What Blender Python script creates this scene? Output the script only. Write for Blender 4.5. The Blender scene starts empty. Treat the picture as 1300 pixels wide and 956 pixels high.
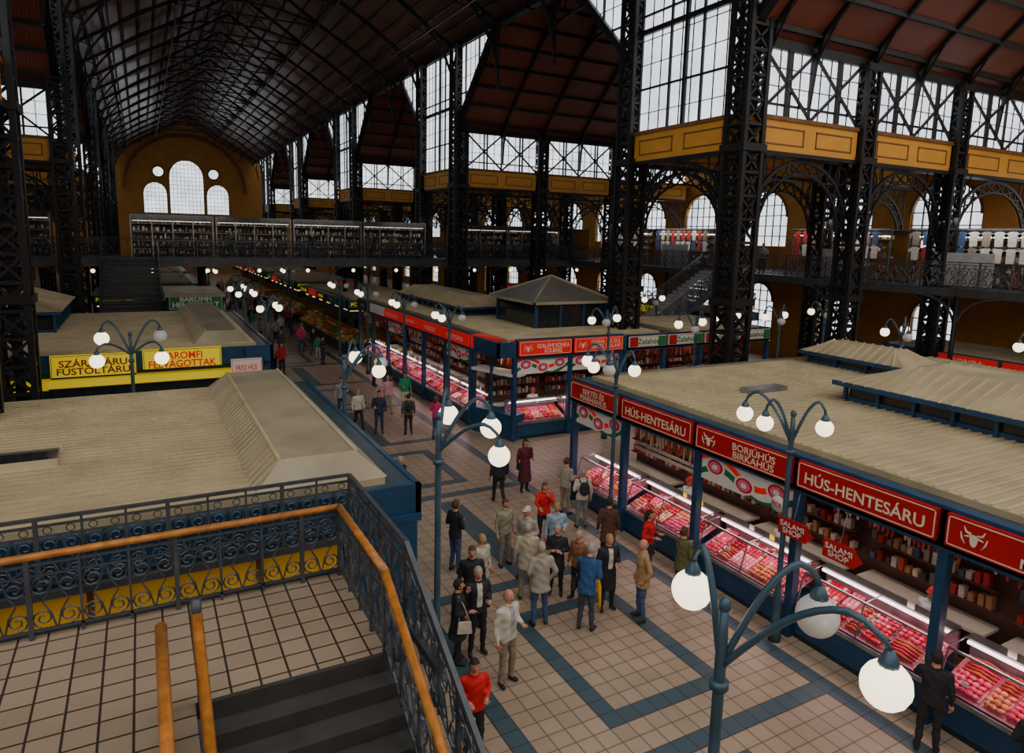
import bpy, math, random
import numpy as np
from mathutils import Vector, Matrix
R=random.Random(7)
pi=math.pi
SC=bpy.context.scene
COL=SC.collection
V=Vector
# ---------------------------------------------------------------- materials
MATS={}
def pbr(name,c,rough=.6,metal=0.,em=None,es=0.,var=.25,nscale=3.,bump=0.,spec=.5):
    if name in MATS: return MATS[name]
    m=bpy.data.materials.new(name); m.use_nodes=True
    nt=m.node_tree; b=nt.nodes['Principled BSDF']
    b.inputs['Roughness'].default_value=rough; b.inputs['Metallic'].default_value=metal
    b.inputs['Specular IOR Level'].default_value=spec
    tc=nt.nodes.new('ShaderNodeTexCoord'); n=nt.nodes.new('ShaderNodeTexNoise')
    n.inputs['Scale'].default_value=nscale; n.inputs['Detail'].default_value=5
    nt.links.new(tc.outputs['Object'],n.inputs['Vector'])
    r=nt.nodes.new('ShaderNodeValToRGB')
    r.color_ramp.elements[0].position=.3; r.color_ramp.elements[1].position=.7
    r.color_ramp.elements[0].color=(c[0]*(1-var),c[1]*(1-var),c[2]*(1-var),1)
    r.color_ramp.elements[1].color=(min(1,c[0]*(1+var)),min(1,c[1]*(1+var)),min(1,c[2]*(1+var)),1)
    nt.links.new(n.outputs['Fac'],r.inputs['Fac']); nt.links.new(r.outputs['Color'],b.inputs['Base Color'])
    if em:
        b.inputs['Emission Color'].default_value=(*em,1); b.inputs['Emission Strength'].default_value=es
    if bump:
        bp=nt.nodes.new('ShaderNodeBump'); bp.inputs['Strength'].default_value=bump
        nt.links.new(n.outputs['Fac'],bp.inputs['Height']); nt.links.new(bp.outputs['Normal'],b.inputs['Normal'])
    MATS[name]=m; return m
def planks(name,c,dark,rough,axis,width):
    m=bpy.data.materials.new(name); m.use_nodes=True; nt=m.node_tree; b=nt.nodes['Principled BSDF']
    tc=nt.nodes.new('ShaderNodeTexCoord'); w=nt.nodes.new('ShaderNodeTexWave'); w.bands_direction=axis
    w.inputs['Scale'].default_value=1/width/3.1416*1.57; w.inputs['Distortion'].default_value=0
    n=nt.nodes.new('ShaderNodeTexNoise'); n.inputs['Scale'].default_value=.7; n.inputs['Detail'].default_value=6
    nt.links.new(tc.outputs['Object'],w.inputs['Vector']); nt.links.new(tc.outputs['Object'],n.inputs['Vector'])
    r=nt.nodes.new('ShaderNodeValToRGB'); r.color_ramp.elements[0].position=.0; r.color_ramp.elements[1].position=.18
    r.color_ramp.elements[0].color=(*dark,1); r.color_ramp.elements[1].color=(*c,1)
    nt.links.new(w.outputs['Fac'],r.inputs['Fac'])
    mx=nt.nodes.new('ShaderNodeMix'); mx.data_type='RGBA'; mx.blend_type='MULTIPLY'; mx.inputs[0].default_value=.55
    nt.links.new(r.outputs['Color'],mx.inputs[6]); nt.links.new(n.outputs['Fac'],mx.inputs[7]); nt.links.new(mx.outputs[2],b.inputs['Base Color'])
    b.inputs['Roughness'].default_value=rough; MATS[name]=m; return m
def tile(name,c1,c2,mort,size,rough=.35,msz=.012):
    m=bpy.data.materials.new(name); m.use_nodes=True; nt=m.node_tree; b=nt.nodes['Principled BSDF']
    tc=nt.nodes.new('ShaderNodeTexCoord'); br=nt.nodes.new('ShaderNodeTexBrick')
    br.offset=0; br.inputs['Scale'].default_value=1; br.inputs['Brick Width'].default_value=size
    br.inputs['Row Height'].default_value=size; br.inputs['Mortar Size'].default_value=msz
    br.inputs['Color1'].default_value=(*c1,1); br.inputs['Color2'].default_value=(*c2,1); br.inputs['Mortar'].default_value=(*mort,1)
    nt.links.new(tc.outputs['Object'],br.inputs['Vector'])
    n=nt.nodes.new('ShaderNodeTexNoise'); n.inputs['Scale'].default_value=.6; n.inputs['Detail'].default_value=6
    nt.links.new(tc.outputs['Object'],n.inputs['Vector'])
    mx=nt.nodes.new('ShaderNodeMix'); mx.data_type='RGBA'; mx.blend_type='MULTIPLY'; mx.inputs[0].default_value=.5
    nt.links.new(br.outputs['Color'],mx.inputs[6]); nt.links.new(n.outputs['Fac'],mx.inputs[7])
    nt.links.new(mx.outputs[2],b.inputs['Base Color']); b.inputs['Roughness'].default_value=rough
    MATS[name]=m; return m
def glassy(name,tint,refl=.08,rough=.05):
    m=bpy.data.materials.new(name); m.use_nodes=True; nt=m.node_tree; nt.nodes.clear()
    o=nt.nodes.new('ShaderNodeOutputMaterial'); mx=nt.nodes.new('ShaderNodeMixShader')
    t=nt.nodes.new('ShaderNodeBsdfTransparent'); g=nt.nodes.new('ShaderNodeBsdfGlossy')
    t.inputs['Color'].default_value=(*tint,1); g.inputs['Roughness'].default_value=rough
    mx.inputs[0].default_value=refl
    nt.links.new(t.outputs[0],mx.inputs[1]); nt.links.new(g.outputs[0],mx.inputs[2]); nt.links.new(mx.outputs[0],o.inputs[0])
    MATS[name]=m; return m
def frosted(name,c,s):
    """frosted daylight glazing: pane glows with slight cloudy variation"""
    m=bpy.data.materials.new(name); m.use_nodes=True; nt=m.node_tree; nt.nodes.clear()
    o=nt.nodes.new('ShaderNodeOutputMaterial'); e=nt.nodes.new('ShaderNodeEmission')
    tc=nt.nodes.new('ShaderNodeTexCoord'); n=nt.nodes.new('ShaderNodeTexNoise'); n.inputs['Scale'].default_value=.45; n.inputs['Detail'].default_value=3
    nt.links.new(tc.outputs['Object'],n.inputs['Vector']); r=nt.nodes.new('ShaderNodeValToRGB')
    r.color_ramp.elements[0].position=.3;r.color_ramp.elements[1].position=.65
    r.color_ramp.elements[0].color=(c[0]*.62,c[1]*.64,c[2]*.68,1); r.color_ramp.elements[1].color=(*c,1)
    nt.links.new(n.outputs['Fac'],r.inputs['Fac']); nt.links.new(r.outputs['Color'],e.inputs['Color']); e.inputs['Strength'].default_value=s
    nt.links.new(e.outputs[0],o.inputs[0]); MATS[name]=m; return m
IRON=pbr('iron_dark',(.011,.011,.012),.5,.3)
IRONB=pbr('iron_bluegrey',(.075,.085,.10),.42,.3)
IRONG=pbr('iron_grey',(.06,.065,.07),.5,.2)
LAMPB=pbr('lamp_blue',(.045,.095,.14),.38,.2)
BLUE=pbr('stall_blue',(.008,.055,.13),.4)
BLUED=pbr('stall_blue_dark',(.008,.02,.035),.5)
GUT=pbr('gutter_blue',(.04,.07,.10),.45)
PYR=pbr('pyramid_sheet',(.16,.155,.13),.5,var=.2,nscale=1.5)
ROOFB=pbr('roof_sheet_beige',(.43,.355,.215),.5,0,var=.25,nscale=.9)
ROOFR=pbr('roof_rib_beige',(.52,.435,.27),.5,0,var=.18,nscale=1.2)
ROOFG=pbr('roof_sheet_grey',(.36,.31,.21),.5,0,var=.25,nscale=.8)
WOOD=pbr('handrail_wood',(.46,.17,.03),.3,0,var=.35,nscale=8)
OCHRE=pbr('ochre_plaster',(.48,.22,.04),.8,var=.15,nscale=1)
YBEAM=pbr('yellow_beam',(.72,.33,.035),.6,var=.12,nscale=.8)
YPAN=pbr('yellow_panel_glow',(.9,.5,.02),.5,em=(1,.5,.02),es=.04,var=.12,nscale=.8)  # faint emission put into the yellow lifts it out of the overhang's shade
YTRIM=pbr('yellow_beam_trim',(.2,.08,.02),.6)
REDW=planks('ceiling_redwood',(.25,.065,.035),(.06,.018,.01),.45,'X',.25)
BRNW=planks('ceiling_nave_planks',(.20,.08,.048),(.05,.018,.012),.32,'Y',.3)
BACK=pbr('shop_interior',(.10,.045,.035),.5)
KBACK=pbr('kiosk_back',(.10,.085,.07),.6)
RED=pbr('sign_red',(.48,.006,.01),.4,var=.08)
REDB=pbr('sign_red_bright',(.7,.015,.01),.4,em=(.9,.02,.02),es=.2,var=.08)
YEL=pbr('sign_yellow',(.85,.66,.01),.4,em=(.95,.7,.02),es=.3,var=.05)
WHT=pbr('sign_white',(.8,.78,.72),.5,var=.05)
CREAM=pbr('sign_cream',(.85,.72,.52),.5,var=.05)
GRN=pbr('sign_green',(.015,.18,.05),.5,var=.1)
BLK=pbr('sign_black',(.015,.015,.015),.6)
STEEL=pbr('steel',(.35,.36,.38),.3,.8)
STONE=pbr('stair_dark',(.045,.043,.04),.7)
GLOBE=pbr('globe_lit',(.9,.85,.75),.3,em=(1,.82,.55),es=2.8,var=.02)
GLOBE0=pbr('globe_unlit',(.55,.55,.54),.15,em=(1,.95,.9),es=.03,var=.04)  # lamp is off; a faint glow is put into the globe material
TUBE=pbr('tube_light',(.9,.9,.9),.4,em=(1,.75,.78),es=3,var=.01)
TUBEW=pbr('tube_light_warm',(.9,.9,.9),.4,em=(1,.6,.22),es=2.2,var=.01)
KT=pbr('kiosk_tube',(.9,.9,.9),.4,em=(1,.93,.8),es=4,var=.01)
KT1=pbr('kiosk_tube_dim',(.7,.7,.7),.4,em=(1,.93,.8),es=.8,var=.01)
GLASS=frosted('window_glass',(.9,.95,1.),1.9)
CGLASS=glassy('case_glass',(.95,.97,.97),.05)
DGLASS=pbr('dark_glass',(.02,.025,.03),.08)
TILE=tile('floor_tile',(.60,.46,.33),(.52,.39,.28),(.22,.16,.11),.33)
TILEB=tile('floor_tile_blue',(.085,.15,.185),(.07,.13,.165),(.05,.06,.07),.33)
TILEL=tile('landing_tile',(.50,.38,.27),(.43,.33,.23),(.06,.045,.035),.3,msz=.013)
MEAT=[pbr('meat_%d'%i,c,.25,var=.3,nscale=20) for i,c in enumerate([(.85,.05,.14),(.65,.01,.04),(.9,.16,.28),(.9,.45,.42),(.40,.01,.02),(.8,.08,.2),(.75,.25,.12),(.55,.02,.05)])]
TRAY=pbr('meat_tray',(.45,.08,.12),.3,var=.3,nscale=10)
SAUS=[pbr('sausage_%d'%i,c,.4,var=.3,nscale=15) for i,c in enumerate([(.4,.03,.02),(.5,.09,.04),(.62,.52,.42),(.28,.02,.015)])]
PROD=[pbr('produce_%d'%i,c,.5,var=.25,nscale=15) for i,c in enumerate([(.85,.25,.01),(.12,.42,.03),(.75,.03,.02),(.85,.6,.03),(.04,.22,.02),(.8,.7,.5)])]
GOODS=[pbr('goods_%d'%i,c,.5,var=.2,nscale=9) for i,c in enumerate([(.55,.53,.5),(.45,.04,.04),(.06,.11,.22),(.5,.42,.3),(.06,.06,.06),(.4,.2,.1),(.65,.63,.6),(.15,.14,.13),(.28,.24,.2)])]
PALE=pbr('pale_cloth_screen',(.5,.5,.5),.7,var=.15)
def cm(c): return pbr('cloth_%.2f_%.2f_%.2f'%c,c,.8,var=.18,nscale=9)
SKIN=pbr('skin',(.60,.28,.17),.5,var=.08)
EYE=pbr('eye_dark',(.02,.015,.01),.3)
LIP=pbr('lips',(.35,.1,.08),.5)
# ---------------------------------------------------------------- mesh builder
class MB:
    def __init__(s): s.v=[];s.f=[];s.mi=[];s.sm=[];s.mats=[]
    def M(s,m):
        if m not in s.mats: s.mats.append(m)
        return s.mats.index(m)
    def add(s,vs,fs,m,smooth=False):
        o=len(s.v); s.v.extend([tuple(v) for v in vs]); k=s.M(m)
        for f in fs: s.f.append([i+o for i in f]); s.mi.append(k); s.sm.append(smooth)
    def hexa(s,c,m):
        s.add(c,[(0,3,2,1),(4,5,6,7),(0,1,5,4),(1,2,6,5),(2,3,7,6),(3,0,4,7)],m)
    def box(s,x0,x1,y0,y1,z0,z1,m):
        s.hexa([(x0,y0,z0),(x1,y0,z0),(x1,y1,z0),(x0,y1,z0),(x0,y0,z1),(x1,y0,z1),(x1,y1,z1),(x0,y1,z1)],m)
    def mbox(s,F,a0,a1,d0,d1,z0,z1,m):
        s.hexa([F(a0,d0,z0),F(a1,d0,z0),F(a1,d1,z0),F(a0,d1,z0),F(a0,d0,z1),F(a1,d0,z1),F(a1,d1,z1),F(a0,d1,z1)],m)
    def beam(s,p,q,w,h,m):
        p=V(p);q=V(q);t=(q-p)
        if t.length<1e-5: return
        t.normalize(); ref=V((0,0,1)) if abs(t.z)<.95 else V((0,1,0))
        a=t.cross(ref).normalized()*(w/2); b=a.cross(t).normalized()*(h/2)
        s.hexa([p-a-b,p+a-b,p+a+b,p-a+b,q-a-b,q+a-b,q+a+b,q-a+b],m)
    def quad(s,a,b,c,d,m): s.add([a,b,c,d],[(0,1,2,3)],m)
    def tube(s,path,r,m,n=6,cap=True,smooth=True,sx=1.):
        P=[V(p) for p in path]; k=len(P); rs=r if isinstance(r,(list,tuple)) else [r]*k
        vs=[];prev=None
        for i in range(k):
            t=(P[min(i+1,k-1)]-P[max(i-1,0)])
            if t.length<1e-7: t=V((0,0,1))
            t.normalize()
            if prev is None:
                ref=V((0,0,1)) if abs(t.z)<.9 else V((1,0,0)); a=t.cross(ref)
            else: a=prev-t*prev.dot(t)
            a.normalize(); prev=a; b=t.cross(a)
            for j in range(n):
                an=2*pi*j/n; vs.append(P[i]+a*(rs[i]*sx*math.cos(an))+b*(rs[i]*math.sin(an)))
        fs=[]
        for i in range(k-1):
            for j in range(n):
                j2=(j+1)%n; fs.append((i*n+j,i*n+j2,(i+1)*n+j2,(i+1)*n+j))
        if cap: fs.append(tuple(range(n-1,-1,-1))); fs.append(tuple(range((k-1)*n,k*n)))
        s.add(vs,fs,m,smooth)
    def sph(s,c,rx,ry,rz,m,nu=10,nv=6,rot=0,fn=None,keep=None):
        c=V(c);vs=[];cr,sr=math.cos(rot),math.sin(rot);dirs=[]
        for i in range(nv+1):
            ph=pi*i/nv
            for j in range(nu):
                th=2*pi*j/nu; d=(math.sin(ph)*math.cos(th),math.sin(ph)*math.sin(th),math.cos(ph)); dirs.append(d)
                x,y,z=d[0]*rx,d[1]*ry,d[2]*rz
                if fn: x,y,z=fn(d,x,y,z)
                vs.append((c.x+x*cr-y*sr,c.y+x*sr+y*cr,c.z+z))
        fs=[]
        for i in range(nv):
            for j in range(nu):
                j2=(j+1)%nu; f=(i*nu+j,(i+1)*nu+j,(i+1)*nu+j2,i*nu+j2)
                if keep:
                    dd=[sum(dirs[q][a] for q in f)/4 for a in range(3)]
                    if not keep(dd): continue
                fs.append(f)
        s.add(vs,fs,m,True)
    def text(s,t,o,u,v,w,h,m,depth=.012,fit=True):
        cu=bpy.data.curves.new('t','FONT'); cu.body=t; cu.align_x='CENTER'; cu.offset=.018; cu.resolution_u=3; cu.space_line=.85
        ob=bpy.data.objects.new('t',cu); COL.objects.link(ob)
        dg=bpy.context.evaluated_depsgraph_get(); me=bpy.data.meshes.new_from_object(ob.evaluated_get(dg))
        bpy.data.objects.remove(ob)
        if not me.vertices: return
        P=[x.co.copy() for x in me.vertices]
        x0=min(p.x for p in P);x1=max(p.x for p in P);y0=min(p.y for p in P);y1=max(p.y for p in P)
        sx=w/(x1-x0); sy=h/(y1-y0)
        if sx>sy*1.15: sx=sy*1.15
        if sy>sx*1.6: sy=sx*1.6
        o=V(o);u=V(u);v=V(v);nn=u.cross(v)
        s.add([o+u*((p.x-(x0+x1)/2)*sx)+v*((p.y-(y0+y1)/2)*sy)+nn*depth for p in P],[list(f.vertices) for f in me.polygons],m)
        bpy.data.meshes.remove(me)
    def mesh(s,name):
        me=bpy.data.meshes.new(name); me.from_pydata(s.v,[],s.f)
        for m in s.mats: me.materials.append(m)
        me.polygons.foreach_set('material_index',s.mi); me.polygons.foreach_set('use_smooth',s.sm); me.update(); return me
    def obj(s,name,parent=None,loc=None):
        ob=bpy.data.objects.new(name,s.mesh(name)); COL.objects.link(ob)
        if parent: ob.parent=parent
        if loc: ob.location=loc
        return ob
def empty(name):
    e=bpy.data.objects.new(name,None); e.empty_display_size=.2; COL.objects.link(e); return e
def inst(name,me,loc,rz=0,sc=(1,1,1),parent=None):
    o=bpy.data.objects.new(name,me); o.location=loc; o.rotation_euler=(0,0,rz); o.scale=sc; COL.objects.link(o)
    if parent: o.parent=parent
    return o
def arealight(name,loc,sx,sy,pw,c,parent=None,rot=(0,0,0)):
    l=bpy.data.lights.new(name,'AREA'); l.shape='RECTANGLE'; l.size=sx; l.size_y=sy; l.energy=pw; l.color=c
    o=bpy.data.objects.new(name,l); o.location=loc; o.rotation_euler=rot; COL.objects.link(o)
    if parent: o.parent=parent
# ---------------------------------------------------------------- layout constants
XL,XR=-3.3,18.5; XC=(XL+XR)/2
WL,WR=-22.2,38.5
SXR=[18.5,24.7,30.9]; SXL=[XL,-9.5,-15.7]
TW=[17.7+24.3*k for k in range(5)]; NB=6.2
YE=136.
EZ=19.8; RZ=26.5; GE=14.8; GR=23.4; BZ0,BZ1=11.0,12.1
# ---------------------------------------------------------------- floor
b=MB(); b.box(WL,WR,-14,YE,-.3,0,TILE); b.obj('floor')
b=MB()
def st(x0,x1,y0,y1): b.box(x0,x1,y0,y1,-.05,.004,TILEB)
for x in (4.62,10.23): st(x,x+.33,-6,110)
y=-4.29
k=0
while y<100:
    st(4.95,10.23,y,y+.33); 
    if k%2==0:
        st(6.27,6.6,y+.99,y+4.62); st(8.58,8.91,y+.99,y+4.62); st(6.6,8.58,y+.99,y+1.32); st(6.6,8.58,y+4.29,y+4.62)
    else:
        st(7.26,7.92,y+.33,y+5.28); 
    y+=5.61;k+=1
b.obj('floor_pattern')
# ---------------------------------------------------------------- columns
def column(H,w=.36):
    b=MB(); c=.08
    for sx in(-1,1):
        for sy in(-1,1):
            b.box(sx*w-c,sx*w+c,sy*w-c,sy*w+c,0,H,IRON)
    b.box(-w-.16,w+.16,-w-.16,w+.16,0,.6,IRON); b.box(-.12,.12,-.12,.12,0,H,IRON)
    z=.6;st_=.8
    while z<H-st_:
        for sgn in(-1,1):
            b.box(-w,w,sgn*w-.05,sgn*w+.05,z-.05,z+.05,IRON); b.box(sgn*w-.05,sgn*w+.05,-w,w,z-.05,z+.05,IRON)
            b.beam((-w,sgn*w,z),(w,sgn*w,z+st_),.05,.08,IRON); b.beam((w,sgn*w,z),(-w,sgn*w,z+st_),.05,.08,IRON)
            b.beam((sgn*w,-w,z),(sgn*w,w,z+st_),.05,.08,IRON); b.beam((sgn*w,w,z),(sgn*w,-w,z+st_),.05,.08,IRON)
        z+=st_
    for z in (5.6,10.9,H-.3):
        if z<H: b.box(-w-.14,w+.14,-w-.14,w+.14,z,z+.25,IRON)
    return b.mesh('column')
mc1=column(19.8,.42); mc3=column(19.8,.38); mc2=column(14.6,.34)
for y0 in TW:
    for y in (y0,y0+NB):
        for i,x in enumerate(SXR): inst('iron_column',mc1 if i==0 else mc2,(x,y,0))
        for i,x in enumerate(SXL): inst('iron_column',mc3 if i==0 else mc2,(x,y,0))
# ---------------------------------------------------------------- yellow beams, arches
def arch(b,p,q,zs=8.3,rise=2.5):
    p=V(p);q=V(q);L=(q-p).length;u=(q-p)/L;mid=(p+q)/2
    def pt(a,ra,rb): return (mid.x+u.x*ra*math.cos(a),mid.y+u.y*ra*math.cos(a),zs+rb*math.sin(a))
    N=12;ra=L/2-.5
    for i in range(N):
        a0=pi*i/N;a1=pi*(i+1)/N
        b.beam(pt(a0,ra,rise),pt(a1,ra,rise),.1,.12,IRON); b.beam(pt(a0,ra-.45,rise-.45),pt(a1,ra-.45,rise-.45),.08,.08,IRON)
        b.beam(pt(a0,ra,rise),pt(a1,ra-.45,rise-.45),.05,.06,IRON); b.beam(pt(a1,ra,rise),pt(a0,ra-.45,rise-.45),.05,.06,IRON)
    for s in(-1,1):
        for k in range(1,4):
            xx=s*(ra-.1-(k-1)*.5); a=math.acos(min(1,abs(xx)/ra))
            b.beam((mid.x+u.x*xx,mid.y+u.y*xx,zs+rise*math.sin(a)),(mid.x+u.x*xx,mid.y+u.y*xx,BZ0),.05,.05,IRON)
        for k in range(10):
            aa=2*pi*k/10;ab=2*pi*(k+1)/10;cx=s*(ra-.45)
            f=lambda a:(mid.x+u.x*(cx+.33*math.cos(a)),mid.y+u.y*(cx+.33*math.cos(a)),10.4+.33*math.sin(a))
            b.beam(f(aa),f(ab),.05,.05,IRON)
def ybeam(b,p,q,n):
    p=V(p);q=V(q);L=(q-p).length;u=(q-p)/L;nn=V((-u.y,u.x,0))
    F=lambda a,d,z:tuple(p+u*a+nn*d+V((0,0,z)))
    b.mbox(F,.0,L,-.2,.2,BZ0,BZ1,YBEAM); b.mbox(F,0,L,-.28,.28,BZ1-.02,BZ1+.12,YTRIM); b.mbox(F,0,L,-.28,.28,BZ0-.12,BZ0+.02,IRON)
    for i in range(n):
        a0=L*(i+.12)/n;a1=L*(i+.88)/n
        for s in(-1,1):
            d0,d1=(s*.2,s*.225) if s>0 else (s*.225,s*.2)
            for z in(BZ0+.25,BZ1-.3): b.mbox(F,a0,a1,d0,d1,z,z+.05,YTRIM)
            for a in(a0,a1-.05): b.mbox(F,a,a+.05,d0,d1,BZ0+.25,BZ1-.25,YTRIM)
b=MB();ba=MB()
for y0 in TW:
    for X in(XR,XL): ybeam(b,(X,y0+.45,0),(X,y0+NB-.45,0),2); arch(ba,(X,y0,0),(X,y0+NB,0))
    for y in(y0,y0+NB):
        for xs in((18.5,24.7,30.9,38.3),(XL,-9.5,-15.7,-22)):
            for i in range(3):
                s=1 if xs[1]>xs[0] else -1
                ybeam(b,(xs[i]+.45*s,y,0),(xs[i+1]-.45*s,y,0),2); arch(ba,(xs[i],y,0),(xs[i+1],y,0))
b.obj('trim_yellow_beams'); ba.obj('trim_iron_arches')
# ---------------------------------------------------------------- windows
def wgrid(b,F,a0,a1,z1,zlo,ns,dz=.95,brace=False):
    for i in range(ns+1):
        a=a0+(a1-a0)*i/ns; w=.035 if i%3 else .09; zb=zlo(a)
        if z1-zb>.15: b.mbox(F,a-w/2,a+w/2,-w,w,zb,z1,IRON)
    k=0
    z=z1
    zmin=min(zlo(a0),zlo(a1))
    while z>zmin-.01:
        w=.03 if k%3 else .08
        A=[a0+(a1-a0)*t/60 for t in range(61) if zlo(a0+(a1-a0)*t/60)<=z+.02]
        if len(A)>1: b.mbox(F,A[0],A[-1],-w,w,z-w/2,z+w/2,IRON)
        z-=dz;k+=1
    b.add([F(a0,0,zlo(a0)),F(a1,0,zlo(a1)),F(a1,0,z1),F(a0,0,z1)],[(0,1,2,3)],GLASS)
    if brace:
        for D in(-.14,.14):
            b.beam(F(a0,D,zlo(a0)),F(a1,D,z1),.08,.1,IRON); b.beam(F(a1,D,zlo(a0)),F(a0,D,z1),.08,.1,IRON)
            b.beam(F((a0+a1)/2,D,zlo(a0)),F((a0+a1)/2,D,z1),.08,.1,IRON)
gs=(GR-GE)/9.05
wn=1
for y0 in TW:
    for X in(XR,XL):
        b=MB(); F=lambda a,d,z:(X+d,a,z)
        wgrid(b,F,y0+.45,y0+NB-.45,EZ-.2,lambda a:BZ1+.12,9)
        b.mbox(F,y0+NB/2-.08,y0+NB/2+.08,-.12,.12,BZ1,EZ,IRON); b.mbox(F,y0,y0+NB,-.15,.15,16,16.2,IRON)
        for (a0,a1,e) in((y0-4.9,y0-.45,y0),(y0+NB+.45,y0+NB+4.9,y0+NB)):
            zl=lambda a,e=e:min(EZ-.2,GE+.3+gs*abs(a-e))
            wgrid(b,F,a0,a1,EZ-.2,zl,7)
            b.beam(F(e,0,GE+.15),F(a0 if e==y0 else a1,0,GE+.15+gs*4.9),.35,.3,IRON)
        b.box(X-.2,X+.2,y0-9.2,y0+NB+9.1,EZ-.2,EZ+.25,IRON)
        b.obj('window_%d'%wn); wn+=1
    for y in(y0,y0+NB):
        for xs in((18.5,24.7,30.9,38.3),(-22,-15.7,-9.5,XL)):
            b=MB();F=lambda a,d,z:(a,y+d,z)
            for i in range(3):
                m_=(xs[i]+xs[i+1])/2
                wgrid(b,F,xs[i]+.42,m_,GE-.3,lambda a:BZ1+.12,5,.62,True); wgrid(b,F,m_,xs[i+1]-.42,GE-.3,lambda a:BZ1+.12,5,.62,True)
            b.box(xs[0],xs[-1],y-.15,y+.15,GE-.35,GE,IRON)
            b.obj('window_%d'%wn); wn+=1
# ---------------------------------------------------------------- ceilings
b=MB(); y0,y1=12.,YE
for s in(-1,1):
    xe=XC+s*(XR-XC+.5)
    b.quad((xe,y0,EZ+.1),(XC,y0,RZ),(XC,y1,RZ),(xe,y1,EZ+.1),BRNW)
    b.quad((xe,y0,EZ+.3),(XC,y0,RZ+.2),(XC,y1,RZ+.2),(xe,y1,EZ+.3),BRNW)
    for k in range(11):
        t=(k+.3)/11; x=xe+(XC-xe)*t; z=EZ+(RZ-EZ)*t-.03
        b.box(x-.05,x+.05,y0,y1,z-.12,z,IRON)
b.obj('ceiling')
b=MB()
def gable(yA,yB,X0,X1):
    for (dz,mm) in((0,REDW),(.25,REDW)):
        b.quad((X0,yA,GE+dz),(X1,yA,GE+dz),(X1,yB,GR+dz),(X0,yB,GR+dz),mm)
    for k in range(9):
        t=(k+.4)/9;y=yA+(yB-yA)*t;z=GE+(GR-GE)*t
        b.box(X0,X1,y-.06,y+.06,z-.2,z-.02,IRON)
for (X0,X1) in((XR+.15,WR),(WL,XL-.15)):
    for y0 in TW:
        gable(y0,y0-9.05,X0,X1); gable(y0+NB,y0+NB+9.05,X0,X1)
        b.box(X0,X1,y0,y0+NB,BZ1-.15,BZ1+.05,OCHRE)
b.obj('ceiling_transverse')
b=MB();hs=(XR-XL)/2
N=14;up=[]
for i in range(N+1):
    t=i/N; x=-hs+2*hs*t; up.append((x,0,RZ-.3-(RZ-EZ)*abs(x)/hs))
for i in range(N): b.beam(up[i],up[i+1],.14,.2,IRON)
for i in range(28):
    a0=pi*i/28;a1=pi*(i+1)/28
    f=lambda a:(-hs*.99*math.cos(a),0,16.2+7.7*math.sin(a)); b.beam(f(a0),f(a1),.11,.13,IRON)
for i in range(N+1):
    a=pi*i/N; l=(-hs*.99*math.cos(a),0,16.2+7.7*math.sin(a)); u=(l[0],0,RZ-.3-(RZ-EZ)*abs(l[0])/hs)
    if u[2]>l[2]: b.beam(l,u,.06,.07,IRON)
    if i<N:
        a=pi*(i+1)/N; x2=-hs*.99*math.cos(a); l2=(x2,0,16.2+7.7*math.sin(a)); u2=(x2,0,RZ-.3-(RZ-EZ)*abs(x2)/hs)
        b.beam(l,u2,.05,.06,IRON); b.beam(u,l2,.05,.06,IRON)
b.beam((-4.8,0,23),(4.8,0,23),.08,.1,IRON)
mt=b.mesh('roof_truss')
for y in [12+NB*k*.98 for k in range(20)]: inst('roof_truss',mt,(XC,y,0))
b=MB()
for s in(-1,1):
    for (xo,z) in((hs*.8,20.3),(hs*.42,22.8)):
        x=XC+s*xo
        b.beam((x,12,z),(x,YE,z),.08,.1,IRON)
        for k in range(19):
            ya=12+6.08*k; b.beam((x,ya,z),(x,ya+3.04,z+1.2),.05,.06,IRON); b.beam((x,ya+6.08,z),(x,ya+3.04,z+1.2),.05,.06,IRON)
b.obj('roof_bracing')
b=MB();h=9.05
b.beam((0,-h,GE-.1),(0,0,GR-.25),.14,.2,IRON); b.beam((0,h,GE-.1),(0,0,GR-.25),.14,.2,IRON)
M_=18
for i in range(M_):
    f=lambda a:(0,-h*.98*math.cos(a),12.6+7.6*math.sin(a)); b.beam(f(pi*i/M_),f(pi*(i+1)/M_),.12,.14,IRON)
    a=pi*i/M_;l=f(a);u=(0,l[1],GR-.25-(GR-GE)*abs(l[1])/h); b.beam(l,u,.06,.07,IRON)
    a2=pi*(i+1)/M_;l2=f(a2);u2=(0,l2[1],GR-.25-(GR-GE)*abs(l2[1])/h)
    b.beam(l,u2,.05,.06,IRON)
mg=b.mesh('roof_truss_transverse')
for y0 in TW[:4]:
    for xs in((21.6,24.7,27.8,30.9,34,37.2),(-6.4,-9.5,-12.6,-15.7,-18.8)):
        for x in xs: inst('roof_truss_transverse',mg,(x,y0+NB+9.05,0))
b=MB()
for x in (19.2,21.6,24.7,27.8,30.9,34,37.2):
    p=lambda t:(x,17.7-9.05*t,GE-.1+(GR-GE)*t)
    q=lambda t:(x,17.7-8.8*(1-math.cos(t*pi/2)),12.6+8.*math.sin(t*pi/2))
    b.beam(p(0),p(1),.14,.2,IRON)
    for i in range(8):
        b.beam(q(i/8),q((i+1)/8),.12,.14,IRON); b.beam(q(i/8),p(i/8),.06,.07,IRON); b.beam(q((i+1)/8),p(i/8),.05,.06,IRON)
b.obj('roof_half_truss')
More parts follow.
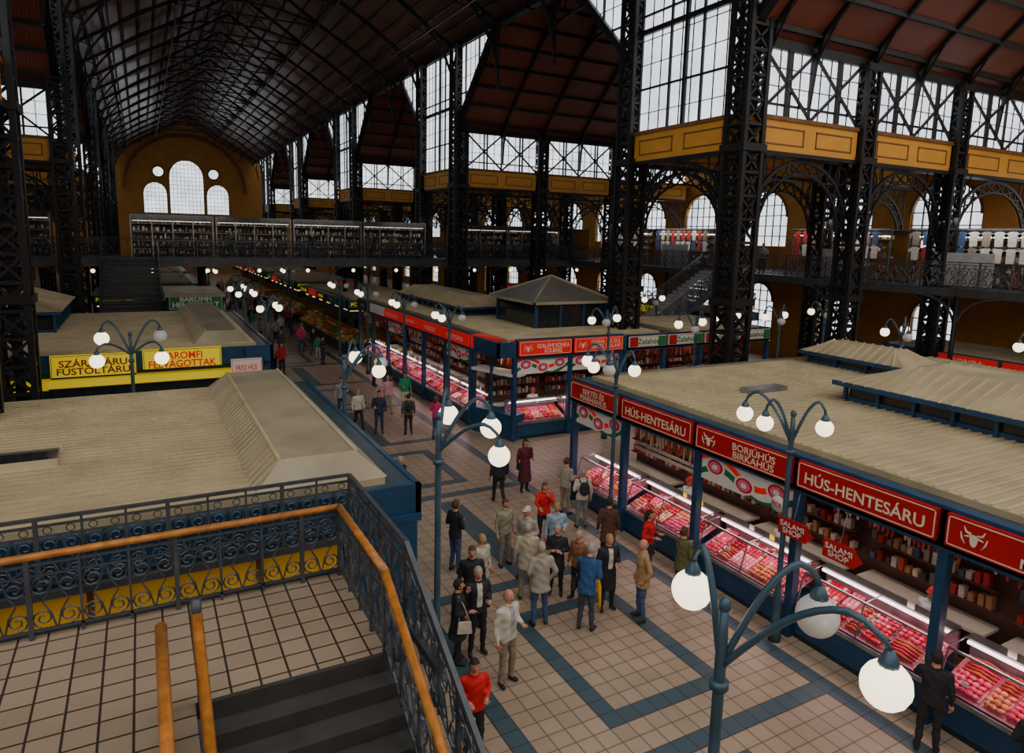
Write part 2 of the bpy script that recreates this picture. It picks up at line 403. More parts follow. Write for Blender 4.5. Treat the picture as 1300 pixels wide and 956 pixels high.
# ---------------------------------------------------------------- walls with arched holes
def hole_module(b,F,a0,a1,z0,z1,holes,m,pane=True):
    cur=a0
    for (ac,hw,zb,zs,rise,rnd) in sorted(holes):
        b.quad(F(cur,0,z0),F(ac-hw,0,z0),F(ac-hw,0,z1),F(cur,0,z1),m)
        N=14
        fu=lambda a:zs+rise*math.sqrt(max(0,1-((a-ac)/hw)**2))
        fl=(lambda a:zs-rise*math.sqrt(max(0,1-((a-ac)/hw)**2))) if rnd else (lambda a:zb)
        for i in range(N):
            p=ac-hw*math.cos(pi*i/N);q=ac-hw*math.cos(pi*(i+1)/N)
            b.quad(F(p,0,z0),F(q,0,z0),F(q,0,fl(q)),F(p,0,fl(p)),m)
            b.quad(F(p,0,fu(p)),F(q,0,fu(q)),F(q,0,z1),F(p,0,z1),m)
            b.quad(F(p,0,fu(p)),F(q,0,fu(q)),F(q,.35,fu(q)),F(p,.35,fu(p)),m)
            b.quad(F(p,.3,fl(p)),F(q,.3,fl(q)),F(q,.3,fu(q)),F(p,.3,fu(p)),GLASS)
            b.beam(F(p,-.03,fu(p)),F(q,-.03,fu(q)),.12,.14,YTRIM)
        for s in(-1,1):
            b.quad(F(ac+s*hw,0,zb),F(ac+s*hw,.35,zb),F(ac+s*hw,.35,zs),F(ac+s*hw,0,zs),m)
        n=max(2,int(hw*2/.6))
        for i in range(n+1):
            a=ac-hw+2*hw*i/n; b.mbox(F,a-.03,a+.03,.1,.16,fl(a),fu(a),IRON)
        k=fl(ac)
        while k<zs+rise:
            ww=hw if k<zs and not rnd else hw*math.sqrt(max(0,1-((k-zs)/rise)**2))
            b.mbox(F,ac-ww,ac+ww,.1,.16,k-.03,k+.03,IRON); k+=.7
        cur=ac+hw
    b.quad(F(cur,0,z0),F(a1,0,z0),F(a1,0,z1),F(cur,0,z1),m)
for nm,X,s in(('wall_right',WR,1),('wall_left',WL,-1)):
    b=MB();F=lambda a,d,z:(X+s*d,a,z)
    y=-12.
    while y<YE-1:
        hole_module(b,F,y,y+6.15,0,6,[(y+3.3,1.25,1.0,3.8,1.25,False)],OCHRE)
        hole_module(b,F,y,y+6.15,6,GE+.2,[(y+3.3,1.9,7.6,9.6,1.8,False)],OCHRE)
        y+=6.15
    for y0 in TW:
        b.add([(X,y0+NB,GE),(X,y0+NB+18.1,GE),(X,y0+NB+9.05,GR)],[(0,1,2)],OCHRE)
    b.add([(X,17.7,GE),(X,8.65,GR),(X,8.65,GE)],[(0,1,2)],OCHRE)
    b.obj(nm)
b=MB();F=lambda a,d,z:(a,YE-.3+d,z)
hole_module(b,F,XL,XR,9.4,RZ,[(XC,2.7,10.6,17.0,2.8,False),(XC-5.0,1.8,10.6,14,1.8,False),(XC+5.0,1.8,10.6,14,1.8,False)],OCHRE)
b.quad(F(XL,0,0),F(XR,0,0),F(XR,0,9.4),F(XL,0,9.4),OCHRE)
b.quad(F(WL,0,0),F(XL,0,0),F(XL,0,GR),F(WL,0,GR),OCHRE); b.quad(F(XR,0,0),F(WR,0,0),F(WR,0,GR),F(XR,0,GR),OCHRE)
for s in(-1,1):
    c=F(XC+s*4.4,-.12,17.6); b.add([(c[0]+.8*math.cos(2*pi*i/16),c[1],c[2]+.8*math.sin(2*pi*i/16)) for i in range(16)],[tuple(range(16))],GLASS)
    b.tube([F(XC+s*4.4+.9*math.cos(a),-.1,17.6+.9*math.sin(a)) for a in [2*pi*i/16 for i in range(17)]],.12,YTRIM,6)
for i in range(24):
    f=lambda a:F(XC-9.8*math.cos(a),-.2,14.5+9.4*math.sin(a)); b.beam(f(pi*i/24),f(pi*(i+1)/24),.3,.5,YTRIM)
b.obj('wall_back')
b=MB(); b.box(WL,WR,-14.3,-14,0,14,OCHRE); b.obj('wall_front')
# ---------------------------------------------------------------- scroll railing
def spiral(cx,cz,r0,a0,turns,dirn,N=14):
    out=[]
    for i in range(N+1):
        t=i/N; a=a0+dirn*turns*2*pi*t; r=r0*(1-.78*t); out.append((cx+r*math.cos(a),cz+r*math.sin(a)))
    return out
def rail(b,p0,p1,h,mat,wood=True,modw=.52,r=.011,simple=False,lz=.1):
    p0=V(p0);p1=V(p1);d=p1-p0;L=math.hypot(d.x,d.y);n=max(1,round(L/modw));w=L/n
    def F(s,z): return p0+d*(s/L)+V((0,0,z))
    hh=h-.1
    b.beam(F(0,lz),F(L,lz),.03,.03,mat); b.beam(F(0,hh-.0),F(L,hh),.035,.03,mat); b.beam(F(0,hh-.14),F(L,hh-.14),.02,.02,mat)
    if wood: b.tube([F(0,h),F(L,h)],.045,WOOD,8,sx=1.2)
    else: b.beam(F(0,h),F(L,h),.06,.04,mat)
    H=hh-.14-lz
    for k in range(n+1):
        s=k*w; b.beam(F(s,0),F(s,h),.03 if k%3 else .055,.03 if k%3 else .055,mat)
    for k in range(n):
        s0=k*w;c=s0+w/2
        if simple:
            for sg in(-1,1): b.beam(F(c,lz),F(c+sg*w/2,lz+H),.022,.022,mat); b.beam(F(c,lz+H),F(c+sg*w/2,lz),.022,.022,mat)
            continue
        for sg in(-1,1):
            R0=w*.235
            for (cz,dd,a0) in((lz+R0+.02,1,-pi/2),(lz+H-R0-.02,-1,pi/2)):
                sp=spiral(0,0,R0,a0,1.6,dd)
                b.tube([F(c+sg*(w*.25)+sg*x*1.0,cz+z) for x,z in sp],r,mat,4,smooth=False)
            b.tube([F(c+sg*w*.02,lz+.02),F(c+sg*w*.10,lz+H*.3),F(c+sg*w*.25,lz+H*.5),F(c+sg*w*.10,lz+H*.7),F(c+sg*w*.02,lz+H)],r,mat,4,smooth=False)
        for z in(hh-.07,):
            b.tube([F(c+.05*math.cos(a)-w*.25,z+.05*math.sin(a)) for a in[2*pi*i/8 for i in range(9)]],r*.7,mat,4)
            b.tube([F(c+.05*math.cos(a)+w*.25,z+.05*math.sin(a)) for a in[2*pi*i/8 for i in range(9)]],r*.7,mat,4)
# landing
LAND=empty('stair_landing')
b=MB()
b.box(-6,2.35,7.05,9.2,2.78,3.0,TILEL); b.box(-6,.25,4.2,7.05,2.78,3.0,TILEL)
b.box(-6,2.4,9.2,9.28,2.6,3.03,IRONB); b.box(2.35,2.43,7.05,9.28,2.6,3.03,IRONB); b.box(.25,2.35,7.0,7.06,2.7,3.02,STONE)
for k in range(16):
    z=3-.1875*(k+1); y=7.05-.3*k; b.box(.3,2.35,y-.3,y,max(0,z-.2),z,STONE)
for x in(.27,2.38): b.beam((x,7.05,2.75),(x,2.25,-.1),.06,.35,IRONB)
for (x,y) in((2.2,9),(2.2,7.2),(-2,9),(-5.5,9),(-2,4.5)): b.tube([(x,y,0),(x,y,2.8)],.09,IRONB,10)
for k in range(17):
    z=3+.182*(k+1); y=5.3-.3*k; b.box(-5.6,-3.2,y-.3,y,z-.18,z,TILEL)
b.box(-6,.6,-8,.1,5.9,6.1,TILEL)
b.obj('floor_and_steps',LAND)
b=MB()
rail(b,(-6,9.12,3),(2.25,9.12,3),1.02,IRONB); rail(b,(2.25,9.12,3),(2.25,7.05,3),1.02,IRONB); rail(b,(2.25,7.05,3),(2.3,2.2,.1),1.0,IRONB)
rail(b,(.3,7.05,3),(.34,2.3,.1),1.0,IRONB); rail(b,(-.02,7.05,3),(-.02,4.2,3.0),.95,IRONB); b.tube([(.3,7.05,3.9),(.3,7.05,4.15)],.05,IRONB,8)
b.obj('scroll_railing',LAND)
b=MB()
b.box(-6,2.75,10.18,10.3,2.95,3.05,IRONB); b.box(2.65,2.75,6.5,10.3,2.95,3.05,IRONB)
rail(b,(-6,10.24,3.05),(2.7,10.24,3.05),1.0,IRONB,False); rail(b,(2.7,10.24,3.05),(2.7,7.6,3.05),1.0,IRONB,False); rail(b,(2.7,7.6,3.05),(2.75,2.8,.2),1.0,IRONB,False)
for x,y in((2.7,10.2),(2.7,7.6),(-2,10.2)): b.tube([(x,y,0),(x,y,3)],.05,IRONB,8)
b.obj('outer_railing',LAND)
# ---------------------------------------------------------------- lamps
def lamp(x,y,top,arms,z0=0.,gr=.19,pole=.055):
    b=MB()
    b.tube([(x,y,z0),(x,y,z0+.25),(x,y,z0+.3),(x,y,z0+1.0),(x,y,z0+1.05),(x,y,top-.35),(x,y,top)],[.13,.12,.08,.075,pole,pole*.9,pole*.7],LAMPB,10)
    b.tube([(x,y,top-.75),(x,y,top-.68)],.085,LAMPB,10); b.sph((x,y,top+.03),.06,.06,.07,LAMPB)
    for (dx,dy,dz,lit) in arms:
        L=math.hypot(dx,dy); ux,uy=dx/L,dy/L; pts=[]
        zt=top+dz
        for i in range(13):
            t=i/12
            if t<.8: s=L*t; z=(top-.55)+(zt+.42-(top-.55))*math.sin(t*pi*.62)/math.sin(pi*.62)
            else:
                z8=(top-.55)+(zt+.42-(top-.55))*math.sin(.8*pi*.62)/math.sin(pi*.62); tt=(t-.8)/.2
                z=z8*(1-tt)+(zt+gr+.08)*tt; s=L*(.8+.2*math.sin(tt*pi/2))
            pts.append((x+ux*s,y+uy*s,z))
        b.tube(pts,[.032]*10+[.026]*3,LAMPB,8)
        b.tube([(x+dx,y+dy,zt+gr+.1),(x+dx,y+dy,zt+gr+.02),(x+dx,y+dy,zt+gr-.05)],[.03,.07,.085],LAMPB,10)
        b.sph((x+dx,y+dy,zt),gr,gr,gr,GLOBE if lit else GLOBE0,16,10)
    b.obj('street_lamp')
lamp(4.0,9.75,4.95,[(.75,-.35,-.15,1),(.65,-.85,-.45,1),(.4,.55,-.12,1)],gr=.17)
lamp(4.25,3.9,4.7,[(.1,.5,-.1,1),(.75,-.35,-.08,0),(.5,-1.15,-.15,1)],gr=.185)
lamp(10.7,8.5,4.6,[(-.3,.9,-.15,1),(-.35,.35,-.2,1),(.25,-.5,-.15,1)],gr=.16)
lamp(10.7,14.0,4.75,[(-.4,.75,-.15,1),(-.45,.4,-.25,1),(.1,-.6,-.2,1),(-.5,-.35,-.2,0)],gr=.16)
lamp(4.2,16.3,4.8,[(.45,.6,-.1,1),(.95,.1,-.2,0),(.75,-.4,-.3,1)],gr=.17)
lamp(-.4,21.6,4.85,[(-.7,.3,-.1,1),(.75,.3,-.1,0),(-.8,-.5,-.6,1),(.75,-.5,-.6,1)],gr=.19)
lamp(15.8,21.3,4.9,[(-.6,.3,-.2,1),(.6,.3,-.15,1),(-.5,-.5,-.2,0)],gr=.16)
for (x,y) in((23.8,20),(24.4,15.0),(18.3,19.2),(25.2,11),(28,21),(21.5,20.5),(27.5,25),(24,28.2)):
    lamp(x,y,4.9,[(-.6,.3,-.2,1),(.6,.3,-.15,1),(-.5,-.5,-.3,0)],gr=.16)
for i,y in enumerate([25.5,31,37,43.2,60,76.5]):
    lamp(10.9,y,4.75,[(-.5,.3,-.15,1),(-.5,-.4,-.2,1),(.3,-.6,-.2,0)],gr=.16)
for y in(31,38.3,42,59.5,76): lamp(4.6,y,4.75,[(.5,.3,-.15,1),(.5,-.4,-.2,1),(-.3,-.6,-.2,1)],gr=.16)
for i,x in enumerate((-8,-11)): lamp(x,22,4.9,[(-.6,.3,-.2,1),(.6,.3,-.15,1)])
# ---------------------------------------------------------------- stalls
def roof(b,x0,x1,y0,y1,z,ribs='x',gut=.55,step=.22):
    b.box(x0+.02,x1-.02,y0+.02,y1-.02,z-.35,z-.12,GUT)
    b.box(x0+gut,x1-gut,y0+gut*.5,y1-gut*.5,z-.14,z,ROOFB)
    y=y0+gut*.5+.1
    while y<y1-gut*.5-.1:
        b.box(x0+gut+.03,x1-gut-.03,y,y+.06,z,z+.028,ROOFR); y+=step
def fascia(b,x0,x1,y0,y1,z0,z1,m=None,t=.1):
    m=m or BLUE
    b.box(x0,x1,y0,y0+t,z0,z1,m); b.box(x0,x1,y1-t,y1,z0,z1,m); b.box(x0,x0+t,y0,y1,z0,z1,m); b.box(x1-t,x1,y0,y1,z0,z1,m)
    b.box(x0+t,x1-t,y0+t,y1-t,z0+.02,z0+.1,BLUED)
def lantern(b,x0,x1,y0,y1,z,h,rise,inset):
    b.box(x0,x1,y0,y1,z,z+.12,BLUE); b.box(x0+.06,x1-.06,y0+.06,y1-.06,z+.1,z+h,DGLASS)
    n=max(2,int((y1-y0)/.9))
    for i in range(n+1):
        y=y0+(y1-y0)*i/n
        for x in(x0,x1): b.box(x-.05,x+.05,y-.04,y+.04,z,z+h,BLUE)
    n=max(2,int((x1-x0)/.9))
    for i in range(n+1):
        x=x0+(x1-x0)*i/n
        for y in(y0,y1): b.box(x-.04,x+.04,y-.05,y+.05,z,z+h,BLUE)
    e=.25;zt=z+h
    c=[(x0-e,y0-e,zt),(x1+e,y0-e,zt),(x1+e,y1+e,zt),(x0-e,y1+e,zt),(x0+inset,y0+inset,zt+rise),(x1-inset,y0+inset,zt+rise),(x1-inset,y1-inset,zt+rise),(x0+inset,y1-inset,zt+rise)]
    b.hexa(c,ROOFB)
    for side in((0,3,4,7),(1,2,5,6)):
        A,B,C,D=[V(c[i]) for i in side]; n=int((B-A).length/.3)
        for i in range(1,n):
            t=i/n; p=A.lerp(B,t); q=C.lerp(D,min(1,max(0,((p.y-C.y)/(D.y-C.y)) if abs(D.y-C.y)>.01 else .5))); b.beam(p+V((0,0,.01)),q+V((0,0,.01)),.05,.05,ROOFR)
    b.box(x0-e,x1+e,y0-e,y0-e+.05,zt-.1,zt+.02,BLUE); b.box(x0-e,x0-e+.05,y0-e,y1+e,zt-.1,zt+.02,BLUE)
def monitor(b,x0,x1,y0,y1,z,h=.42):
    c=[(x0,y0,z),(x1,y0,z),(x1,y1,z),(x0,y1,z),(x0+.45,y0+.35,z+h),(x1-.45,y0+.35,z+h),(x1-.45,y1-.35,z+h),(x0+.45,y1-.35,z+h)]
    b.hexa(c,ROOFG)
    n=int((y1-y0-.7)/.25)
    for i in range(n+1):
        y=y0+.35+i*.25; b.beam((x0+.02,y,z+.02),(x0+.44,y,z+h),.05,.03,ROOFR)
    b.beam((x0+.45,y0+.35,z+h),(x0+.45,y1-.35,z+h),.06,.05,ROOFR); b.beam((x1-.45,y0+.35,z+h),(x1-.45,y1-.35,z+h),.06,.05,ROOFR)
def signboard(b,F,a0,a1,z0,z1,d,m,txt,tm,border=None,logo=False):
    b.mbox(F,a0,a1,d-.08,d,z0,z1,m)
    if border:
        for (p,q,r,s_) in((a0+.03,a1-.03,z0+.03,z0+.045),(a0+.03,a1-.03,z1-.045,z1-.03),(a0+.03,a0+.045,z0+.03,z1-.03),(a1-.045,a1-.03,z0+.03,z1-.03)):
            b.mbox(F,p,q,d-.09,d-.08,r,s_,border)
    o=V(F((a0+a1)/2,d-.08,(z0+z1)/2)); u=(V(F(1,0,0))-V(F(0,0,0))); w=a1-a0
    if logo:
        c=V(F(a0+w*.16,d-.09,(z0+z1)/2)); nn=u.cross(V((0,0,1)))
        def pp(x,z): return c+u*x+V((0,0,z))+nn*.01
        b.add([pp(-.07,.06),pp(.07,.06),pp(.05,-.08),pp(.02,-.13),pp(-.02,-.13),pp(-.05,-.08)],[(0,5,4,3,2,1)],tm)
        for s in(-1,1):
            b.tube([pp(s*.05,.06),pp(s*.12,.08),pp(s*.15,.15)],[.02,.016,.006],tm,5); b.tube([pp(s*.07,.02),pp(s*.14,-.0)],[.02,.008],tm,5)
            b.tube([pp(s*.12,-.12),pp(s*.17,-.04),pp(s*.19,.05)],[.008,.014,.006],tm,5)
        o=o+u*(w*.14); w=w*.72
    b.text(txt,o,u,V((0,0,1)),w*.86,(z1-z0)*(.7 if '\n' in txt else .52),tm)
def counter(bs,bm,F,a0,a1,kind='meat',rnd=R,depth=.25):
    d=depth
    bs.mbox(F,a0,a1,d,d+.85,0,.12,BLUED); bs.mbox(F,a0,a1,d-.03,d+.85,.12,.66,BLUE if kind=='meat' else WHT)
    bs.mbox(F,a0,a1,d-.06,d-.02,.60,.68,STEEL)
    bs.quad(F(a0,d,.70),F(a1,d,.70),F(a1,d+.85,1.02),F(a0,d+.85,1.02),TRAY)
    bs.mbox(F,a0,a1,d+.84,d+.9,.7,1.3,STEEL); bs.mbox(F,a0,a1,d+.66,d+.9,1.36,1.39,STEEL)
    bs.quad(F(a0,d-.02,.70),F(a1,d-.02,.70),F(a1,d+.18,1.33),F(a0,d+.18,1.33),CGLASS)
    bs.mbox(F,a0,a1,d+.17,d+.2,1.31,1.35,STEEL); bs.mbox(F,a0+.05,a1-.05,d+.62,d+.66,1.30,1.35,TUBE)
    k=a0
    while k<=a1+.01:
        bs.beam(F(k,d-.02,.70),F(k,d+.18,1.33),.025,.025,STEEL); bs.beam(F(k,d+.18,1.33),F(k,d+.7,1.38),.02,.02,STEEL); k+=(a1-a0)/max(1,round((a1-a0)/1.35))
    a=a0+.06
    while a<a1-.1:
        gw=min(rnd.choice([.33,.44,.55]),a1-.04-a)
        # two trays deep, each with one kind of cut
        for (d0,d1) in((.06,.42),(.46,.80)):
            m1=rnd.choice(MEAT);m2=rnd.choice(MEAT) if rnd.random()<.4 else m1; style=rnd.choice('ccsrc')
            zt=lambda dd:.70+.32*(dd)/.85
            bm.add([F(a+.01,d+d0,zt(d0)+.015),F(a+gw-.01,d+d0,zt(d0)+.015),F(a+gw-.01,d+d1,zt(d1)+.015),F(a+.01,d+d1,zt(d1)+.015)],[(0,1,2,3)],WHT if rnd.random()<.3 else TRAY)
            if style=='r':      # lengths of sausage laid across
                q=d0+.04
                while q<d1: 
                    bm.tube([F(a+.03,d+q,zt(q)+.03),F(a+gw*.5,d+q,zt(q)+.06),F(a+gw-.03,d+q,zt(q)+.03)],[.02,.034,.02],rnd.choice([m1,SAUS[1],SAUS[0]]) ,6); q+=.07
            elif style=='s':    # slabs / chops leaning on each other
                q=d0+.05
                while q<d1:
                    s_=a+.05
                    while s_<a+gw-.04:
                        z=zt(q)+.05; bm.hexa([F(s_-.04,d+q-.045,z-.03),F(s_+.04,d+q-.045,z-.03),F(s_+.04,d+q+.045,z-.0),F(s_-.04,d+q+.045,z),F(s_-.03,d+q-.04,z-.005),F(s_+.03,d+q-.035,z),F(s_+.035,d+q+.04,z+.035),F(s_-.035,d+q+.03,z+.03)],m1 if rnd.random()<.75 else MEAT[3]); s_+=.09
                    q+=.095
            else:
                q=d0+.05
                while q<d1:
                    s_=a+.05
                    while s_<a+gw-.03:
                        bm.sph(F(s_+rnd.uniform(-.015,.015),d+q,zt(q)+.04),rnd.uniform(.05,.075),rnd.uniform(.04,.07),rnd.uniform(.03,.06),m1 if rnd.random()<.7 else m2,6,4,rnd.random()*3); s_+=.1
                    q+=.1
        if rnd.random()<.6:
            dd=.1+rnd.random()*.3; z=.8+.32*dd/.85; bm.mbox(F,a+gw*.5-.05,a+gw*.5+.05,d+dd,d+dd+.01,z,z+.08,rnd.choice([WHT,YEL,WHT]))
        if rnd.random()<.3: bm.mbox(F,a,a+.13,d+.66,d+.67,1.4,1.52,rnd.choice([WHT,YEL,WHT]))
        if rnd.random()<.35: # parsley garnish
            for q in range(5): bm.sph(F(a+gw,d+.1+q*.15,.8+q*.055),.02,.05,.03,GRN,5,3)
        a+=gw+.015
def sausages(bm,F,a0,a1,d,z,rnd=R,ms=None,step=.09):
    bm.tube([F(a0,d,z),F(a1,d,z)],.012,STEEL,5)
    a=a0+.05
    while a<a1-.04:
        L=rnd.uniform(.25,.5);m=rnd.choice(ms or SAUS)
        bm.tube([F(a,d,z),F(a+.01,d,z-L*.3),F(a+rnd.uniform(-.02,.02),d+.01,z-L*.8),F(a,d,z-L)],[.012,.032,.032,.012],m,5); a+=step
def poster(bm,F,a0,a1,z0,z1,d):
    bm.mbox(F,a0,a1,d,d+.02,z0,z1,WHT)
    W=a1-a0;H=z1-z0; n=30
    def band(f0,f1,m,e):
        for i in range(n):
            t0=i/n;t1=(i+1)/n
            c=[(t0,f0(t0)),(t1,f0(t1)),(t1,f1(t1)),(t0,f1(t0))]
            bm.add([F(a0+W*t,d-.004*e,z0+H*min(1,max(0,z))) for t,z in c],[(0,1,2,3)],m)
    s=lambda t,p:.5+.32*math.sin(t*7+p)
    band(lambda t:s(t,0)-.34,lambda t:s(t,0)-.1,GRN,1); band(lambda t:s(t,.4)+.12,lambda t:s(t,.4)+.34,REDB,1)
    for k in range(3):
        c=a0+W*(k+.5)/3; cz=z0+H*(.5+.12*(-1)**k)
        for j,(rr,mm) in enumerate(((.25,WHT),(.2,MEAT[1]),(.15,MEAT[2]),(.07,WHT))):
            N=18; bm.add([F(c+rr*1.15*math.cos(2*pi*i/N),d-.006*(j+2),cz+rr*.8*math.sin(2*pi*i/N)) for i in range(N)],[tuple(range(N))],mm)
def shopfront(par,F,splits,texts,z0,z1,smat,tmat,bord,kinds,depthb=2.6,lp=12):
    bs=MB();bm=MB();bg=MB();a0,a1=splits[0],splits[-1]
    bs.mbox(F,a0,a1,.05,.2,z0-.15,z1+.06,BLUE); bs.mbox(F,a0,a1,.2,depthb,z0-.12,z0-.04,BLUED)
    bs.mbox(F,a0,a1,depthb,depthb+.1,0,z0-.1,BACK)
    for s in splits: bs.mbox(F,s-.08,s+.08,.1,.28,0,z1,BLUE)
    for i in range(len(splits)-1):
        p,q=splits[i],splits[i+1]
        counter(bs,bm,F,p+.1,q-.1)
        k=kinds[i%len(kinds)]
        bs.mbox(F,p+.15,q-.15,depthb-.6,depthb-.06,.9,.96,WHT)
        for z in(1.3,1.7,2.1): 
            bs.mbox(F,p+.15,q-.15,depthb-.35,depthb-.06,z,z+.03,BACK)
            a=p+.2
            while a<q-.25:
                hh=R.uniform(.1,.26); bm.mbox(F,a,a+.1,depthb-.3,depthb-.15,z+.03,z+.03+hh,R.choice(GOODS+SAUS)); a+=R.uniform(.12,.2)
        sausages(bm,F,p+.15,q-.15,depthb-.5,z0-.2,step=.085)
        sausages(bm,F,p+.15,q-.15,depthb-.9,z0-.3,step=.1)
        sausages(bm,F,p+.15,q-.15,1.25,z0-.2,step=.13,ms=[SAUS[0],SAUS[1]])
        if k=='poster': poster(bm,F,p+.1,q-.1,z0-.75,z0-.15,.18)
        elif k=='salami':
            sausages(bm,F,p+.15,q-.15,.35,z0-.16,ms=[SAUS[2],SAUS[2],SAUS[1]],step=.11)
            for zz in(z0-.72,z0-.86): bm.tube([F(p+.1,.5,zz),F(q-.1,.5,zz)],.05,SAUS[2],8)
            sausages(bm,F,p+.15,q-.15,1.0,z0-.45)
        else: sausages(bm,F,p+.15,q-.15,1.0,z0-.25,step=.085)
        bs.mbox(F,p+.2,q-.2,1.4,1.46,z0-.2,z0-.14,TUBE)
        u=V(F(1,0,0))-V(F(0,0,0)); hx=abs(u.x)>.5
        for (dd,zz,pw,wd) in((.62,1.5,lp,.35),(1.5,z0-.25,lp*.8,.25)):
            c=F((p+q)/2,dd,zz)
            arealight('case_light',c,(q-p)*.85 if hx else wd,wd if hx else (q-p)*.85,pw,(1,.66,.72) if zz<2 else (1,.72,.5),par)
        if texts[i]:
            logo=texts[i].startswith('*'); t=texts[i].lstrip('*')
            signboard(bg,F,p+.07,q-.07,z0,z1,0.04,smat if not isinstance(smat,list) else smat[i%len(smat)],t,tmat,bord,logo)
    bs.obj('facade',par);bm.obj('goods_display',par);bg.obj('sign_boards',par)
# --- right near stall
par=empty('butcher_stall')
b=MB(); roof(b,10.95,22,-8,16.5,3.82); fascia(b,10.95,22,-8,16.5,3.1,3.72)
b.box(13.7,21.6,-7.5,16.1,0,3.1,OCHRE); lantern(b,15.9,19.6,-6,11.1,3.82,.5,.5,1.1); lantern(b,19.9,21.4,12.2,15.4,3.82,.4,.4,.5)
b.box(14.0,15.4,12.5,12.9,3.8,3.95,STEEL); b.box(12.6,13.3,4.0,5.0,3.8,3.92,ROOFG)
b.beam((11.6,15.9,3.9),(21,15.9,3.9),.04,.04,STEEL)
b.obj('roof_and_walls',par)
Fr=lambda a,d,z:(10.9+d,16.42-a,z)
sp=[0,2.42,5.17,7.92,10.7,13.47,16.2,19,21.8]
tx=['SERTÉS ÉS\nMARHAHÚS','HÚS-HENTESÁRU','*BORJÚHÚS\nBIRKAHÚS','HÚS-HENTESÁRU','*SERTÉS\nMARHAHÚS','HÚS-HENTESÁRU','HENTESÁRU','SERTÉS']
shopfront(par,Fr,sp,tx,3.2,3.72,RED,CREAM,CREAM,['poster','salami','poster','plain','plain'],lp=13)
b=MB()
for (a,z) in((8.15,2.42),(9.15,2.38)):
    b.mbox(Fr,a-.32,a+.3,-.25,-.2,z-.17,z+.17,RED); 
    b.add([Fr(a+.3,-.25,z-.17),Fr(a+.46,-.22,z),Fr(a+.3,-.25,z+.17)],[(0,1,2)],RED)
    b.text('SALAMI\nSHOP',Fr(a,-.25,z),(0,-1,0),(0,0,1),.54,.24,WHT); b.tube([Fr(a,-.22,z+.17),Fr(a,-.1,3.1)],.008,STEEL,4)
b.tube([Fr(7.7,-.16,2.75),Fr(7.7,-.12,2.75)],.16,WHT,16); b.text('PICK',Fr(7.7,-.17,2.75),(0,-1,0),(0,0,1),.24,.09,RED)
b.obj('hanging_signs',par)
# --- middle stall
par=empty('butcher_stall')
b=MB(); roof(b,11.5,20,22.3,41,3.95); fascia(b,11.5,20,22.3,41,3.3,3.88); roof(b,20,26,22.3,27.6,3.95); fascia(b,20,26,22.3,27.6,3.3,3.88)
b.box(14.2,19.6,24.9,40.6,0,3.3,BLUED); b.box(19.6,25.6,24.9,27.3,0,3.3,BLUED)
lantern(b,13.6,15.8,30,39,3.95,.45,.5,.6)
b.obj('roof_and_walls',par)
F1=lambda a,d,z:(11.42+d,41-a,z)
sp=[0,2.7,5.4,8.1,10.8,13.5,16.4]
shopfront(par,F1,sp,['HÚS','SERTÉS','PICK SZALÁMI','BORJÚ BIRKA','HÚSBOLT','HENTESÁRU'],3.4,3.88,[BLK,WHT,REDB,REDB,REDB,REDB],WHT,None,['salami','plain','poster'],lp=13)
F2=lambda a,d,z:(12.3+a,22.25+d,z)
shopfront(par,F2,[0,2.5,5.0],['*SZALÁMI SONKA\nKOLBÁSZ','*MARHA, PULYKA,\nSERTÉS, SZALÁMI'],3.35,3.92,REDB,CREAM,CREAM,['poster','poster'],lp=14)
F3=lambda a,d,z:(17.5+a,22.25+d,z)
shopfront(par,F3,[0,2.1,4.2,6.3,8.4],['Zalahús','Zalahús','Zalahús','Zalahús'],3.4,3.85,WHT,GRN,RED,['plain'],lp=9)
b=MB()
for i in range(4):
    b.mbox(F3,i*2.1+.1,i*2.1+.5,-.06,-.045,3.42,3.83,RED); b.mbox(F3,i*2.1+1.6,i*2.1+2.0,-.06,-.045,3.42,3.83,GRN)
c=[(11.45,24.6,0),(12.25,22.35,0),(12.9,22.6,0),(12.1,24.8,0)]
b.hexa([(x,y,3.35) for x,y,z in c]+[(x,y,3.92) for x,y,z in c],REDB); b.hexa(c+[(x,y,1.0) for x,y,z in c],BLUE)
p=V((11.45,24.6,0));q=V((12.25,22.35,0)); u=(q-p).normalized()
b.text('SZALÁMI',p.lerp(q,.5)+V((0,0,3.63)),u,(0,0,1),1.9,.26,WHT)
b.quad(p+V((0,0,1.0)),q+V((0,0,1.0)),q+V((0,0,2.5)),p+V((0,0,2.5)),CGLASS)
for w in(p,q,p.lerp(q,.5)): b.box(w.x-.05,w.x+.05,w.y-.05,w.y+.05,0,3.4,BLUE)
b.hexa([(x,y,2.5) for x,y,z in c]+[(x,y,2.62) for x,y,z in c],WHT)
b.obj('corner',par)
b=MB(); b.box(14.7,18.3,25,28.6,3.9,5.1,DGLASS)
for x in(14.7,15.9,17.1,18.3):
    for y in(25,28.6): b.box(x-.06,x+.06,y-.06,y+.06,3.9,5.1,BLUE)
b.add([(14.4,24.7,5.1),(18.6,24.7,5.1),(18.6,28.9,5.1),(14.4,28.9,5.1),(16.5,26.8,6.1)],[(0,1,4),(1,2,4),(2,3,4),(3,0,4),(3,2,1,0)],PYR)
for p in((14.4,24.7),(18.6,24.7),(18.6,28.9),(14.4,28.9)): b.beam((p[0],p[1],5.12),(16.5,26.8,6.12),.08,.08,ROOFG)
b.box(14.4,18.6,24.7,24.78,5.0,5.12,ROOFG); b.box(14.4,14.48,24.7,28.9,5.0,5.12,ROOFG)
b.obj('pavilion_lantern',par)
